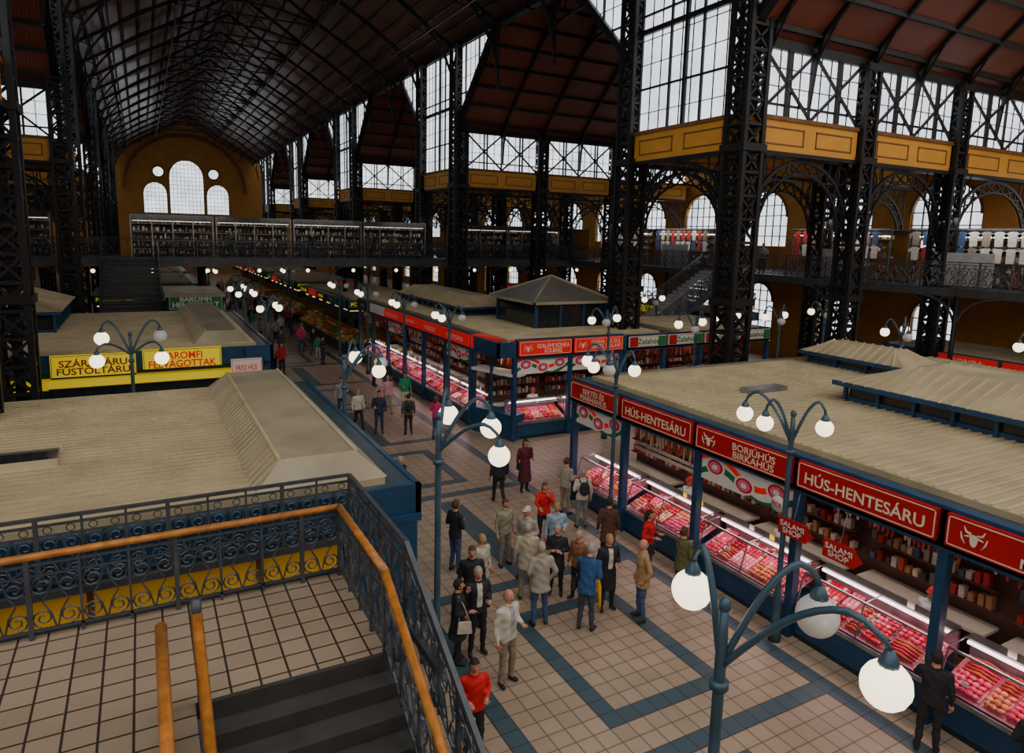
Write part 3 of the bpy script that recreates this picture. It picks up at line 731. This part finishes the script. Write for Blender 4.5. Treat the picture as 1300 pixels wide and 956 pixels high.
# --- left near stall
par=empty('market_stall')
b=MB(); roof(b,-12,4.0,10.5,19.5,3.72); fascia(b,-12,4.0,10.5,19.5,3.05,3.62)
b.box(-11.6,3.55,10.8,19.2,0,3.1,BLUE); monitor(b,1.35,3.5,10.8,19.2,3.72)
b.box(-2.9,-1.5,13.6,14.5,3.7,3.82,DGLASS); b.box(-2.95,-1.45,13.55,13.62,3.7,3.86,ROOFR); b.box(-2.95,-1.45,14.45,14.52,3.7,3.86,ROOFR)
b.box(-11.9,2.6,10.42,10.5,1.95,3.02,YPAN); b.box(-11.9,3.97,10.40,10.48,3.0,3.12,BLUE); b.box(2.6,3.9,10.42,10.5,1.0,3.02,BLUE)
for k in range(7): b.box(-11.9+k*2.2,-11.82+k*2.2,10.36,10.42,1.95,3.0,YTRIM)
b.obj('roof_and_walls',par)
F4=lambda a,d,z:(3.95-d,10.6+a,z)
bs=MB();bm=MB()
for i in range(3): counter(bs,bm,F4,.3+i*2.9,3.0+i*2.9)
for i in range(4): bs.mbox(F4,i*2.93,i*2.93+.14,.05,.2,0,3.1,BLUE)
bs.obj('facade',par);bm.obj('goods_display',par)
# --- left second stall
par=empty('poultry_stall')
b=MB(); roof(b,-14,4.0,25.4,37.3,3.85); fascia(b,-14,4.0,25.4,37.3,3.2,3.78)
b.box(-13.6,3.2,26.2,37.1,0,3.2,BLUE); monitor(b,1.4,3.3,25.8,37,3.85); lantern(b,-7.5,-3.0,30.4,36.5,3.85,.8,.6,1.3)
b.box(-13.5,3.6,25.75,26.2,2.6,2.9,YEL)
b.obj('roof_and_walls',par)
F5=lambda a,d,z:(-2.7+a,25.3+d,z)
b=MB(); TR=pbr('sign_text_red',(.28,.01,.01),.5)
signboard(b,F5,0,2.35,3.05,3.8,0,YEL,'SZÁRAZÁRU\nFÜSTÖLTÁRU',TR,TR); signboard(b,F5,2.55,4.95,3.1,3.85,0,YEL,'BAROMFI\nFELVÁGOTTAK',REDB,BLK)
b.mbox(F5,2.55,4.95,-.1,-.02,3.1,3.2,BLK); b.mbox(F5,0,2.35,-.1,-.02,3.05,3.1,BLK)
signboard(b,F5,5.2,6.2,2.45,3.45,-.5,WHT,'FRISS HÚS\nLIBA KACSA\nPULYKA',REDB,REDB); b.beam(F5(5.7,-.5,3.45),F5(5.7,.1,3.7),.03,.03,IRON)
signboard(b,lambda a,d,z:(-8+a,25.3+d,z),0,2.4,3.1,3.8,0,YEL,'TOJÁS BAROMFI',BLK,BLK)
b.mbox(F5,-.1,5.3,-.05,.05,2.75,3.0,YEL); b.mbox(F5,-.1,5.3,.1,.2,1.0,2.7,DGLASS)
b.obj('sign_boards',par)
F6=lambda a,d,z:(3.95-d,25.6+a,z)
bs=MB();bm=MB()
for i in range(4): counter(bs,bm,F6,.2+i*2.85,2.85+i*2.85,'w')
for i in range(5): bs.mbox(F6,i*2.85,i*2.85+.14,.05,.2,0,3.3,BLUE)
bs.obj('facade',par);bm.obj('goods_display',par)
# --- far greengrocer stalls
def green(x0,x1,y0,y1,side,signs):
    par=empty('greengrocer_stall'); b=MB()
    roof(b,x0,x1,y0,y1,3.6,step=.6); fascia(b,x0,x1,y0,y1,3.0,3.5,GRN if R.random()<.4 else BLUE)
    b.box(x0+.3 if side<0 else x0+.2,x1-.2 if side<0 else x1-.3,y0+.3,y1-.3,2.2,3.05,BLUED); b.box(x0+1.5,x1-1.5,y0+1.2,y1-.6,0,3,OCHRE)
    F=(lambda a,d,z:(x0+d,y1-a,z)) if side<0 else (lambda a,d,z:(x1-d,y0+a,z))
    L=y1-y0; bm=MB()
    for (FF,LL) in((F,L),(lambda a,d,z:(x0+a,y0+d,z),x1-x0)):
        bm.quad(FF(0,-.2,.7),FF(LL,-.2,.7),FF(LL,1.0,1.5),FF(0,1.0,1.5),WOOD); bm.mbox(FF,0,LL,-.2,1.0,0,.7,BLUED)
        a=.15;k=0
        while a<LL-.1:
            if k%5==0: ms=[R.choice(PROD) for _ in range(5)]
            for r_ in range(5): bm.sph(FF(a,-.1+.23*r_,.8+.155*r_),.11,.12,.1,ms[r_],6,4)
            a+=.2;k+=1
        q=.3
        while q<LL-1.2: bm.mbox(FF,q,q+1.0,.3,.36,2.75,2.82,TUBEW); q+=2.4
        for k in range(int(LL/3)): signboard(bm,FF,k*3+.1,k*3+2.7,3.02,3.48,-.02,signs[k%len(signs)],R.choice(['ZÖLDSÉG','GYÜMÖLCS','PAPRIKA','FOKHAGYMA','TOJÁS']),WHT if k%2 else YEL)
    c=F(L/2,.8,2.7); arealight('stall_light',c,.4,L*.9,80,(1,.6,.25),par)
    b.obj('roof_and_walls',par);bm.obj('produce_display',par)
for k,(ya,yb) in enumerate(((43.8,58),(61,75),(78,92),(95,110))):
    green(11.5,17.6,ya,yb,-1,[GRN,REDB,BLUE]); green(-3,4.0,ya+(7 if not k else 0),yb,1,[GRN,BLUE,REDB])
par=empty('butcher_shop_kiosk'); b=MB(); b.box(1.1,3.7,39.6,45.0,0,4.3,BLUED); b.box(.95,3.85,39.4,45.2,4.3,4.45,ROOFG)
F7=lambda a,d,z:(1.1+a,39.55+d,z); signboard(b,F7,0,2.6,3.65,4.45,0,GRN,'BAROMFI\nHENTESBOLT',WHT,WHT); b.obj('kiosk_body',par)
for (x0,x1,y0,y1) in((26.5,29.0,3,16.5),(31,35,3,20),(32,36,32,42),(31.2,36,44,60)):
    par=empty('market_stall'); b=MB(); roof(b,x0,x1,y0,y1,3.3,gut=.3); fascia(b,x0,x1,y0,y1,2.7,3.25,BLUE); b.box(x0+1.4,x1-.5,y0+.5,y1-.5,0,2.7,OCHRE)
    FF=lambda a,d,z:(x0+d,y1-a,z)
    for k in range(int((y1-y0)/2.6)): signboard(b,FF,k*2.6+.1,k*2.6+2.5,2.72,3.2,-.02,R.choice([REDB,WHT,YEL,BLUE]),R.choice(['GOMBA','HÚS','CSEMEGE','SAJT','HAL']),R.choice([CREAM,GRN]))
    bmm=MB(); counter(b,bmm,FF,.2,y1-y0-.2); bmm.obj('goods_display',par)
    b.obj('roof_and_walls',par); arealight('stall_light',(x0+.2,(y0+y1)/2,2.6),.3,(y1-y0)*.8,45,(1,.8,.6),par)  # area light added to brighten the stall front, no fixture of its own
# ---------------------------------------------------------------- galleries + bridge
def shirt(b,F,a,d,z,m):
    P=[(-.16,-.62),(.16,-.62),(.17,-.15),(.25,-.27),(.34,-.13),(.12,0),(-.12,0),(-.34,-.13),(-.25,-.27),(-.17,-.15)]
    b.add([F(a+x,d,z+y) for x,y in P],[(0,1,2,9),(2,3,4,5),(9,2,5,6),(9,6,7,8)],m)
    b.tube([F(a,d,z),F(a,d,z+.1)],.01,STEEL,4)
GAL=empty('upper_gallery')
b=MB(); b.box(30.2,WR,-8,YE-.5,5.75,6.1,IRONG); b.box(WL,-13.9,-8,YE-.5,5.75,6.1,IRONG)
for X in(30.2,-13.9):
    y=-8.
    while y<130:
        for k in range(6):
            a0=pi/2*k/6;a1=pi/2*(k+1)/6
            for s in(-1,1):
                b.beam((X,y+s*1.5*(1-math.cos(a0)),4.3+1.45*math.sin(a0)),(X,y+s*1.5*(1-math.cos(a1)),4.3+1.45*math.sin(a1)),.07,.07,IRONG)
        b.tube([(X,y,0),(X,y,5.8)],.1,IRON,8); y+=6.1
b.obj('slab',GAL)
b=MB(); rail(b,(30.2,-6,6.1),(30.2,75,6.1),1.1,IRONB,False,.8,.022); rail(b,(-13.9,-6,6.1),(-13.9,75,6.1),1.1,IRONB,False,.8,.022)
b.obj('railing',GAL)
def kiosk(x0,x1,y0,y1,face):
    b=MB(); z=6.1
    if face=='y': F=lambda a,d,zz:(x0+a,y0+d,zz); L=x1-x0;D=y1-y0
    else: F=lambda a,d,zz:(x0+d,y1-a,zz); L=y1-y0;D=x1-x0
    b.mbox(F,0,L,0,D,z+2.45,z+2.52,IRONG); b.mbox(F,0,L,-.02,.05,z+2.25,z+2.55,IRONG)
    b.mbox(F,0,L,D-.1,D,z,z+2.45,KBACK if face=='y' else OCHRE)
    k=0.
    while k<=L+.01: b.mbox(F,k-.03,k+.03,0,.06,z,z+2.5,STEEL); k+=L/max(1,round(L/1.1))
    if face=='y':
        for s in range(4): b.mbox(F,0,L,-.02,.02,z+.5+.5*s,z+.52+.5*s,STEEL)
        G=[GOODS[i] for i in(0,3,4,5,6,7,8,8,7,3)]
    else: G=GOODS
    for s in range(5):
        zz=z+.2+s*.45; b.mbox(F,0,L,.3,.6,zz,zz+.03,IRONG)
        a=.1
        while a<L-.15:
            b.mbox(F,a,a+R.uniform(.06,.14),.35,.5,zz+.03,zz+R.uniform(.1,.34),R.choice(G)); a+=R.uniform(.12,.3)
    if face!='y':
        a=.4
        while a<L-.3:
            col=R.choice([GOODS[6],GOODS[6],GOODS[0],GOODS[1],GOODS[2],GOODS[6]])
            for zz in(2.4,1.7): shirt(b,F,a,-.15,z+zz,col if R.random()<.6 else R.choice([GOODS[6],GOODS[1],GOODS[8]]))
            a+=.5
        b.mbox(F,0,L,-.17,-.13,z+2.48,z+2.52,STEEL)
        b.mbox(F,L*.3,L*.75,-.9,-.87,z+.1,z+1.5,PALE)
    b.mbox(F,.1,L-.1,.15,.2,z+2.15,z+2.2,KT if face!='y' else KT1)
    b.obj('kiosk_shelves',GAL)
for y in(4,10.5,17,23.5,35,41.5,52,60,68):
    kiosk(31.6,34,y-3,y+2.6,'x')
    if y<45: arealight('kiosk_fill',(30.9,y,9.0),.4,4.5,45,(1,.95,.88),GAL,(0,math.radians(-25),0))  # fill light added to brighten the hanging shirts, no lamp stands here
for x in(-.5,4.2,8.9,13.6,20.3,25.0): kiosk(x,x+4.5,46.9,48.3,'y')
kiosk(-12,-4.5,46.9,48.3,'y')
for y in(20,30,38,60): kiosk(-18,-16,y,y+6,'x')
for x in(2,10,18): arealight('kiosk_fill',(x,46.5,9.0),6,.4,30,(1,.93,.8),GAL,(math.radians(15),0,0))  # area fill over the bridge kiosks, no fixture modelled
b=MB(); b.box(-13.9,30.2,46,50,5.75,6.1,IRONG); b.box(-13.9,30.2,45.9,46,5.6,6.15,IRONB)
x=-13.
while x<30:
    for k in range(6):
        f=lambda a:(x+1.5+1.5*math.cos(a),45.95,4.9+.75*math.sin(a)); b.beam(f(pi*k/6),f(pi*(k+1)/6),.06,.06,IRONB)
    b.sph((x+1.5,45.7,5.35),.12,.12,.12,GLOBE,8,6); x+=3.
for x in(-8,3.3,12.9,24.5):
    b.tube([(x,46.5,0),(x,46.5,5.8)],.16,IRON,10); b.tube([(x,49.5,0),(x,49.5,5.8)],.16,IRON,10)
b.obj('bridge_deck',GAL)
b=MB(); rail(b,(-13.9,46,6.1),(-2.1,46,6.1),1.1,IRONB,False,.7,.022); rail(b,(.9,46,6.1),(30.2,46,6.1),1.1,IRONB,False,.7,.022); rail(b,(-13.9,50,6.1),(30.2,50,6.1),1.1,IRONB,False,1.2,.02,True); b.obj('bridge_railing',GAL)
b=MB()
for k in range(30):
    z=6.1-.2*k;y=46-.28*k; b.box(-2.0,.8,y-.28,y,z-.2,z-.02,IRONG)
for x in(-2.05,.85): rail(b,(x,46,6.0),(x,37.7,.3),1.05,IRONB,False,.7,.02,True); b.beam((x,46,5.9),(x,37.6,.1),.08,.4,IRONG)
b.obj('bridge_staircase',GAL)
b=MB()
for k in range(30):
    z=6.1-.2*k;x=30.2-.33*k; b.box(x-.33,x,29,31.4,z-.2,z-.02,PALE)
for y in(28.95,31.45): rail(b,(30.2,y,6.0),(20.6,y,.2),1.05,IRONB,False,.8,.025); b.beam((30.2,y,5.9),(20.5,y,0),.08,.4,IRONB)
b.obj('gallery_staircase',GAL)
# ---------------------------------------------------------------- people
def armj(kind,s):
    if kind=='down': return (s*.245,-.03,1.12),(s*.26,.05,.87)
    if kind=='bent': return (s*.25,-.04,1.13),(s*.15,.22,1.13)
    if kind=='cross': return (s*.25,.02,1.14),(-s*.03,.20,1.17)
    if kind=='pocket': return (s*.29,-.06,1.13),(s*.2,.06,.93)
    if kind=='reach': return (s*.24,.15,1.2),(s*.19,.42,1.18)
    if kind=='face': return (s*.24,.12,1.18),(s*.07,.18,1.42)
    return (s*.24,-.03,1.12),(s*.25,.04,.87)
def seg_d(P,a,b):
    a=np.array(a);b=np.array(b);ab=b-a;t=np.clip(((P-a)@ab)/max(1e-9,ab@ab),0,1);return np.linalg.norm(P-(a+t[:,None]*ab),axis=1)
def person_mesh(top,bot,hair,pose='stand',arms=('down','down'),hem=.86,skirt=0,acc=(),bald=False,long=False,lean=0,shirt=None,fat=1.,turn=0,shoe=(.03,.025,.02),legskin=False,cap=None):
    def T(x,y,z):
        if z<=.9: return V((x,y,z))
        dz=z-.9; return V((x,y*math.cos(lean)+math.sin(lean)*dz,.9+math.cos(lean)*dz-y*math.sin(lean)))
    b=MB();dm=SKIN
    if pose=='walk':
        legs=[((-.09,0,.9),(-.09,.17,.5),(-.09,.24,.09),(-.1,.39,.05)),((.09,0,.9),(.09,.0,.48),(.09,-.3,.15),(.09,-.2,.035))]
    else:
        sp_=.1 if not skirt else .07
        legs=[((-.09,0,.9),(-sp_-.01,.035,.48),(-sp_-.02,-.02,.08),(-sp_-.06,.14,.035)),((.09,0,.9),(sp_,.02,.48),(sp_+.03,.0,.08),(sp_+.07,.16,.035))]
    for L in legs:
        h_,k_,a_,t_=[V(q) for q in L]
        b.tube([h_+V((0,0,.03)),h_.lerp(k_,.4),k_,k_.lerp(a_,.35),a_],[.098*fat,.085,.062,.06,.046],dm,10)
        b.tube([a_+V((0,-.05,-.035)),a_+V((0,0,-.03)),a_.lerp(t_,.6)+V((0,0,-.01)),t_],[.035,.045,.045,.03],dm,8,sx=1.)
        b.sph(k_,.062,.062,.065,dm,8,6)
    rings=[]
    if skirt: rings+= [(skirt,.23,.19),(.7,.2,.16)]
    elif hem<.8: rings+=[(hem,.2*fat,.155*fat),(.8,.19*fat,.145*fat)]
    rings+=[(.86,.178*fat,.13*fat),(.98,.17*fat,.125*fat),(1.1,.16*fat,.12*fat),(1.26,.185,.13*fat),(1.36,.195,.12),(1.42,.165,.095),(1.465,.075,.07),(1.5,.06,.06)]
    vs=[];n=16
    for (z,rx,ry) in rings:
        for j in range(n):
            a=2*pi*j/n; vs.append(T(rx*math.cos(a),ry*math.sin(a)+(.012 if 1.2<z<1.4 else 0),z))
    fs=[(i*n+j,i*n+(j+1)%n,(i+1)*n+(j+1)%n,(i+1)*n+j) for i in range(len(rings)-1) for j in range(n)]
    fs+= [tuple(range(n-1,-1,-1)),tuple(range((len(rings)-1)*n,len(rings)*n))]
    b.add(vs,fs,dm)
    b.tube([T(0,0,1.42),T(0,.012,1.57)],[.06,.052],dm,10)
    AS=[];W=[]
    for s,kind in((-1,arms[0]),(1,arms[1])):
        e,w=armj(kind,s); S=T(s*.185,0,1.385);E=T(*e);Wr=T(*w)
        b.sph(S,.07,.066,.066,dm,8,6); b.tube([S,S.lerp(E,.5),E],[.066,.058,.052],dm,10); b.sph(E,.051,.051,.051,dm,8,6)
        b.tube([E,E.lerp(Wr,.4),Wr],[.05,.048,.034],dm,10); AS+=[(S,E),(E,Wr)]; W.append((E,Wr,s))
    ob=b.obj('tmp'); md=ob.modifiers.new('r','REMESH'); md.mode='VOXEL'; md.voxel_size=.021; md.use_smooth_shade=True
    sm=ob.modifiers.new('s','SMOOTH'); sm.iterations=3; sm.factor=.5
    dg=bpy.context.evaluated_depsgraph_get(); me=bpy.data.meshes.new_from_object(ob.evaluated_get(dg))
    bpy.data.objects.remove(ob)
    nv=len(me.vertices); co=np.empty(nv*3); me.vertices.foreach_get('co',co); co=co.reshape(-1,3)
    # cloth folds: gentle displacement of clothed parts
    fold=.005*np.sin(co[:,2]*38+co[:,0]*21)+.004*np.sin(co[:,0]*47+co[:,2]*17+co[:,1]*30)
    ax=np.where(co[:,2]<.85,np.sign(co[:,0])*.1,0); rad=np.stack([co[:,0]-ax,co[:,1],np.zeros(nv)],1); rad/=np.maximum(.03,np.linalg.norm(rad,axis=1))[:,None]
    msk=((co[:,2]>.12)&(co[:,2]<1.42)).astype(float); co=co+rad*(fold*msk)[:,None]
    nf=len(me.polygons); ct=np.empty(nf*3); me.polygons.foreach_get('center',ct); C=ct.reshape(-1,3)
    cl,sl=math.cos(lean),math.sin(lean); dz=C[:,2]-.9
    Z=np.where(C[:,2]>.9,.9+cl*dz+sl*C[:,1],C[:,2]); Yl=np.where(C[:,2]>.9,C[:,1]*cl-dz*sl,C[:,1])
    o=MB(); mt_=cm(top);mb_=cm(bot);ms_=cm(shoe);mh=cm(shirt) if shirt else mt_
    slots=[mt_,mb_,SKIN,ms_,mh]
    darm=np.min([seg_d(C,a,b_) -.05 for a,b_ in AS],axis=0)
    dleg=np.min([np.minimum(seg_d(C,L[0],L[1])-.08,seg_d(C,L[1],L[2])-.055) for L in legs],axis=0)
    lab=np.zeros(nf,int)
    hemz=hem if not skirt else .9
    lab[Z<hemz]=1
    if skirt: lab[(Z<skirt+.01)]=2 if legskin else 3
    lab[(Z<.085)]=3
    lab[(darm<.02)&(darm<dleg)]=0
    for (E,Wr,s) in W: lab[np.linalg.norm(C-np.array(Wr),axis=1)<.035]=2
    if shirt: lab[(lab==0)&(abs(C[:,0])<.045)&(Yl>.05)&(Z>1.0)&(Z<1.46)&(darm>.02)]=4
    lab[Z>1.475]=2
    fl=[list(p.vertices) for p in me.polygons]
    o.v.extend([tuple(c) for c in co.tolist()])
    idx=[o.M(m) for m in slots]
    o.f.extend(fl); o.mi.extend([idx[k] for k in lab.tolist()]); o.sm.extend([True]*nf)
    bpy.data.meshes.remove(me)
    for (E,Wr,s) in W:
        d=(Wr-E).normalized(); side=V((s,0,0))-d*d.dot(V((s,0,0)))
        if side.length<.1: side=V((0,1,0))-d*d.y
        side.normalize(); nrm=d.cross(side)
        wa=nrm if abs(d.z)>.5 else side; pn=side if abs(d.z)>.5 else nrm; pn=-pn*s if abs(d.z)>.5 else pn
        if abs(d.z)>.5 and wa.y<0: wa=-wa
        o.tube([Wr-d*.02,Wr+d*.03,Wr+d*.085],[.027,.036,.034],SKIN,8,sx=1.)
        for k in range(4):
            off=wa*(.027-.018*k); L=[.07,.078,.072,.056][k]; p0=Wr+d*.08+off
            o.tube([p0,p0+d*L*.45+pn*.005,p0+d*L*.8+pn*.02,p0+d*L*.92+pn*.035],[.010,.0095,.0085,.007],SKIN,6)
        p0=Wr+d*.03+wa*.03; o.tube([p0,p0+d*.03+wa*.022+pn*.008,p0+d*.06+wa*.024+pn*.016],[.012,.011,.008],SKIN,6)
    hc=T(0,.02,1.615); ct_,st_=math.cos(turn),math.sin(turn)
    def hp(x,y,z): return (hc.x+x*ct_-y*st_,hc.y+x*st_+y*ct_,hc.z+z)
    def hf(d,x,y,z):
        if z<0: x*=1-.28*(-d[2])**1.3; y=y*(1-.12*(-d[2]))+.012*(-d[2])
        if d[1]>.5 and abs(d[0])<.6: y*=.96
        if d[1]>.75 and .0<d[2]<.3 and .2<abs(d[0])<.5: y-=.006
        return x,y,z
    o.sph(hc,.076,.097,.117,SKIN,20,14,turn,hf)
    o.tube([hp(0,.088,.022),hp(0,.104,-.01),hp(0,.112,-.028),hp(0,.09,-.036)],[.009,.012,.015,.010],SKIN,6)
    for s in(-1,1):
        o.sph(hp(s*.03,.083,.012),.012,.008,.008,WHT,8,5,turn); o.sph(hp(s*.03,.0895,.012),.006,.004,.006,EYE,6,4,turn)
        o.sph(hp(s*.03,.086,.032),.018,.008,.004,cm(hair),6,4,turn); o.sph(hp(s*.076,.0,-.008),.010,.02,.032,SKIN,8,6,turn)
    o.sph(hp(0,.088,-.058),.024,.008,.006,LIP,8,4,turn)
    hm=cm(hair)
    if cap:
        o.sph(hp(0,-.005,.03),.086,.106,.1,cm(cap),18,10,turn,None,lambda d:d[2]>.1); o.sph(hp(0,.1,.045),.06,.07,.008,cm(cap),10,4,turn)
        o.sph(hp(0,-.008,.0),.083,.1,.118,hm,18,12,turn,hf,lambda d:d[1]<.1 and -.5<d[2]<.4)
    elif bald: o.sph(hp(0,-.008,-.002),.083,.1,.118,hm,18,12,turn,hf,lambda d:d[1]<.1 and -.45<d[2]<.35)
    else: o.sph(hp(0,-.008,.006),.086,.108,.125,hm,20,14,turn,hf,lambda d:(d[1]<.3 and d[2]>-.55) or d[2]>.52)
    if long: o.tube([hp(0,-.05,.06),hp(0,-.075,-.05),hp(0,-.075,-.15),hp(0,-.06,-.2)],[.07,.08,.075,.04],hm,10)
    o.tube([T(.075*math.cos(a),.005+.075*math.sin(a),1.46+.012*math.cos(a)) for a in[2*pi*i/14 for i in range(15)]],.017,mt_,6)
    for ac in acc:
        if ac[0]=='backpack':
            m=cm(ac[1]); o.sph(T(0,-.2,1.22),.15,.09,.2,m,12,8); o.sph(T(0,-.27,1.14),.1,.05,.1,m,10,6)
            for s in(-1,1): o.tube([T(s*.1,-.14,1.38),T(s*.11,.0,1.455),T(s*.12,.12,1.36),T(s*.15,.1,1.18),T(s*.16,-.1,1.1)],.018,m,6)
        if ac[0]=='bag':
            m=cm(ac[1]); s=ac[2]; o.hexa([T(s*xx,q,z) for (xx,q,z) in((.22,-.02,.78),(.30,-.02,.78),(.30,.26,.78),(.22,.26,.78),(.235,.0,1.0),(.285,.0,1.0),(.285,.24,1.0),(.235,.24,1.0))],m)
            o.tube([T(s*.26,.02,1.0),T(s*.22,-.02,1.3),T(s*.14,.0,1.46),T(s*.2,.1,1.3),T(s*.26,.22,1.0)],.01,m,5)
        if ac[0]=='umbrella':
            E,Wr,s=W[1]; p=Wr+V((.02,.08,-.03)); o.tube([p+V((0,0,.05)),p,p+V((0,.04,-.2)),p+V((0,.1,-.55)),p+V((0,.12,-.72))],[.012,.02,.055,.03,.008],cm(ac[1]),8)
    return o.mesh('pedestrian')
def put(me,x,y,face,h): 
    s=h/1.72; return inst('pedestrian',me,(x,y,0),-math.radians(face),(s,s,s))
def P(x,y,face,h,top,bot,hair,**k): return put(person_mesh(top,bot,hair,**k),x,y,face,h)
BK=(.02,.02,.025);JN=(.05,.09,.2);GY=(.38,.34,.28);TAN=(.42,.25,.12);WH=(.6,.56,.47);NV=(.025,.035,.07);RD=(.65,.01,.015)
hG=(.35,.33,.30);hD=(.03,.02,.015);hB=(.10,.05,.025);hBl=(.38,.24,.10);KH=(.27,.22,.15)
P(6.1,13.8,75,1.76,BK,JN,hB,arms=('bent','cross'),shirt=(.3,.3,.35))
P(5.95,17.3,150,1.78,BK,BK,hG,arms=('down','bent'),shirt=WH)
P(8.9,17.0,10,1.72,BK,BK,hD,pose='walk',fat=1.1)
P(10.1,17.6,185,1.68,(.12,.012,.03),(.1,.012,.03),hD,skirt=.35,arms=('bent','down'),acc=[('bag',BK,1)],long=True)
P(10.3,15.6,70,1.66,GY,KH,hB,arms=('bent','bent'))
P(10.2,14.6,20,1.66,WH,(.2,.2,.2),hG,acc=[('backpack',BK)],arms=('bent','down'))
P(8.75,14.2,200,1.64,RD,BK,hB,arms=('face','reach'),long=True)
P(7.45,12.8,240,1.75,GY,KH,hG,cap=WH,arms=('bent','down'),hem=.75)
P(6.75,11.0,15,1.78,(.36,.33,.27),JN,hG,hem=.74,arms=('bent','pocket'),fat=1.08)
P(7.5,10.45,50,1.78,(.02,.08,.22),(.05,.06,.08),hG,lean=.28,arms=('reach','bent'),hem=.78,acc=[('bag',BK,-1)])
P(8.35,10.9,190,1.68,BK,BK,hBl,hem=.5,arms=('bent','down'),acc=[('umbrella',(.8,.5,.01))],shirt=WH)
P(8.75,10.25,290,1.76,TAN,JN,hG,hem=.76,bald=True,arms=('pocket','pocket'))
P(10.0,11.6,150,1.66,RD,JN,hD,arms=('bent','bent'),long=True,acc=[('bag',BK,1)])
P(10.05,10.5,80,1.68,(.12,.12,.05),BK,hB,arms=('reach','bent'),hem=.72)
P(9.6,12.6,30,1.66,(.1,.04,.03),BK,hD,hem=.6)
P(5.2,10.7,185,1.74,BK,BK,hG,shirt=WH,arms=('bent','down'))
P(5.3,9.7,165,1.76,WH,KH,hG,bald=True,shirt=(.35,.35,.38),arms=('bent','down'),fat=1.12,hem=.82)
P(4.75,10.6,110,1.64,BK,BK,hD,skirt=.55,acc=[('bag',WH,1)],arms=('face','bent'))
P(4.05,8.4,190,1.6,RD,BK,hD,arms=('bent','bent'))
P(5.95,12.1,160,1.66,(.5,.46,.37),KH,hBl,arms=('down','bent'),hem=.75)
P(5.5,11.6,200,1.7,BK,BK,hB)
P(7.7,11.9,220,1.62,BK,BK,hG,arms=('cross','cross'),hem=.65)
P(8.3,12.9,200,1.66,(.28,.4,.5),WH,hBl,arms=('bent','down'))
P(7.0,12.0,30,1.74,(.45,.41,.3),KH,hG,hem=.72)
P(7.3,13.6,170,1.66,(.3,.28,.2),KH,hB)
P(8.0,11.5,250,1.58,(.25,.1,.05),BK,hG)
P(10.4,5.3,60,1.7,BK,BK,hD,arms=('reach','down'))
P(10.35,3.9,90,1.66,BK,NV,hD,arms=('bent','bent'))
mids=[person_mesh((.3,.3,.32),NV,hB,arms=('bent','down')),person_mesh(WH,BK,hBl,pose='walk'),person_mesh(NV,NV,hD,arms=('down','bent')),
 person_mesh((.07,.09,.06),BK,hD,acc=[('backpack',BK)]),person_mesh((.7,.03,.16),JN,hB,long=True,arms=('bent','bent')),person_mesh((.6,.3,.35),KH,hBl,pose='walk'),
 person_mesh((.02,.32,.14),WH,hD,arms=('down','bent')),person_mesh(BK,JN,hG,pose='walk'),person_mesh(TAN,BK,hG,hem=.7),person_mesh((.5,.02,.02),BK,hD)]
for i,(x,y,f) in enumerate(((7.2,28.4,190),(7.35,26.4,170),(7.9,25.4,200),(8.9,24.8,10),(9.7,23.9,60),(9.2,28.3,180),(10.1,28.6,190))): put(mids[i],x,y,f,R.uniform(1.6,1.78))
put(mids[7],10.3,31.8,0,1.7);put(mids[8],10.3,34,90,1.7)
dark=[mids[0],mids[2],mids[3],mids[7],mids[8]]
for k in range(62):
    y=38.6+ (k**1.12)*.6; x=R.uniform(5.4,10.3); put(R.choice(dark if R.random()<.55 else mids),x,y+R.uniform(-.3,.3),R.uniform(0,360),R.uniform(1.58,1.82))
ap=[person_mesh((.7,.7,.7),(.6,.6,.6),hD,arms=('bent','bent'),cap=(.7,.05,.05)),person_mesh((.65,.65,.68),(.1,.1,.12),hB,arms=('reach','bent'))]
for i,(x,y) in enumerate(((12.35,12.8),(12.35,9.8),(12.35,6.5),(12.35,4.2),(12.9,27),(12.9,31),(13.9,23.75),(12.9,35.5),(16,23.75))): put(ap[i%2],x,y,-90 if y!=23.75 else 180,1.7)
for (x,y) in((30.9,27.5),(31,14),(14,46.45),(10,46.45),(5,46.45),(22,46.45)): 
    o=put(R.choice(dark),x,y,R.uniform(150,300),1.7); o.location.z=6.1
# ---------------------------------------------------------------- world + camera
w=bpy.data.worlds.new('sky'); SC.world=w; w.use_nodes=True; nt=w.node_tree
bg=nt.nodes['Background']; bg.inputs['Color'].default_value=(1,.96,.91,1); bg.inputs['Strength'].default_value=1.4
r=V((.8804,-.4732,.0236)).normalized(); f=V((.4715,.8692,-.1502)); f=(f-r*f.dot(r)).normalized(); u=r.cross(f)
cam=bpy.data.cameras.new('camera'); co=bpy.data.objects.new('camera',cam); COL.objects.link(co)
m=Matrix(((r.x,u.x,-f.x,0),(r.y,u.y,-f.y,0),(r.z,u.z,-f.z,7.8),(0,0,0,1))); co.matrix_world=m
cam.sensor_width=36; cam.sensor_fit='HORIZONTAL'; cam.lens=24.0; cam.shift_y=-45/1300; cam.clip_start=.05; cam.clip_end=400
SC.camera=co
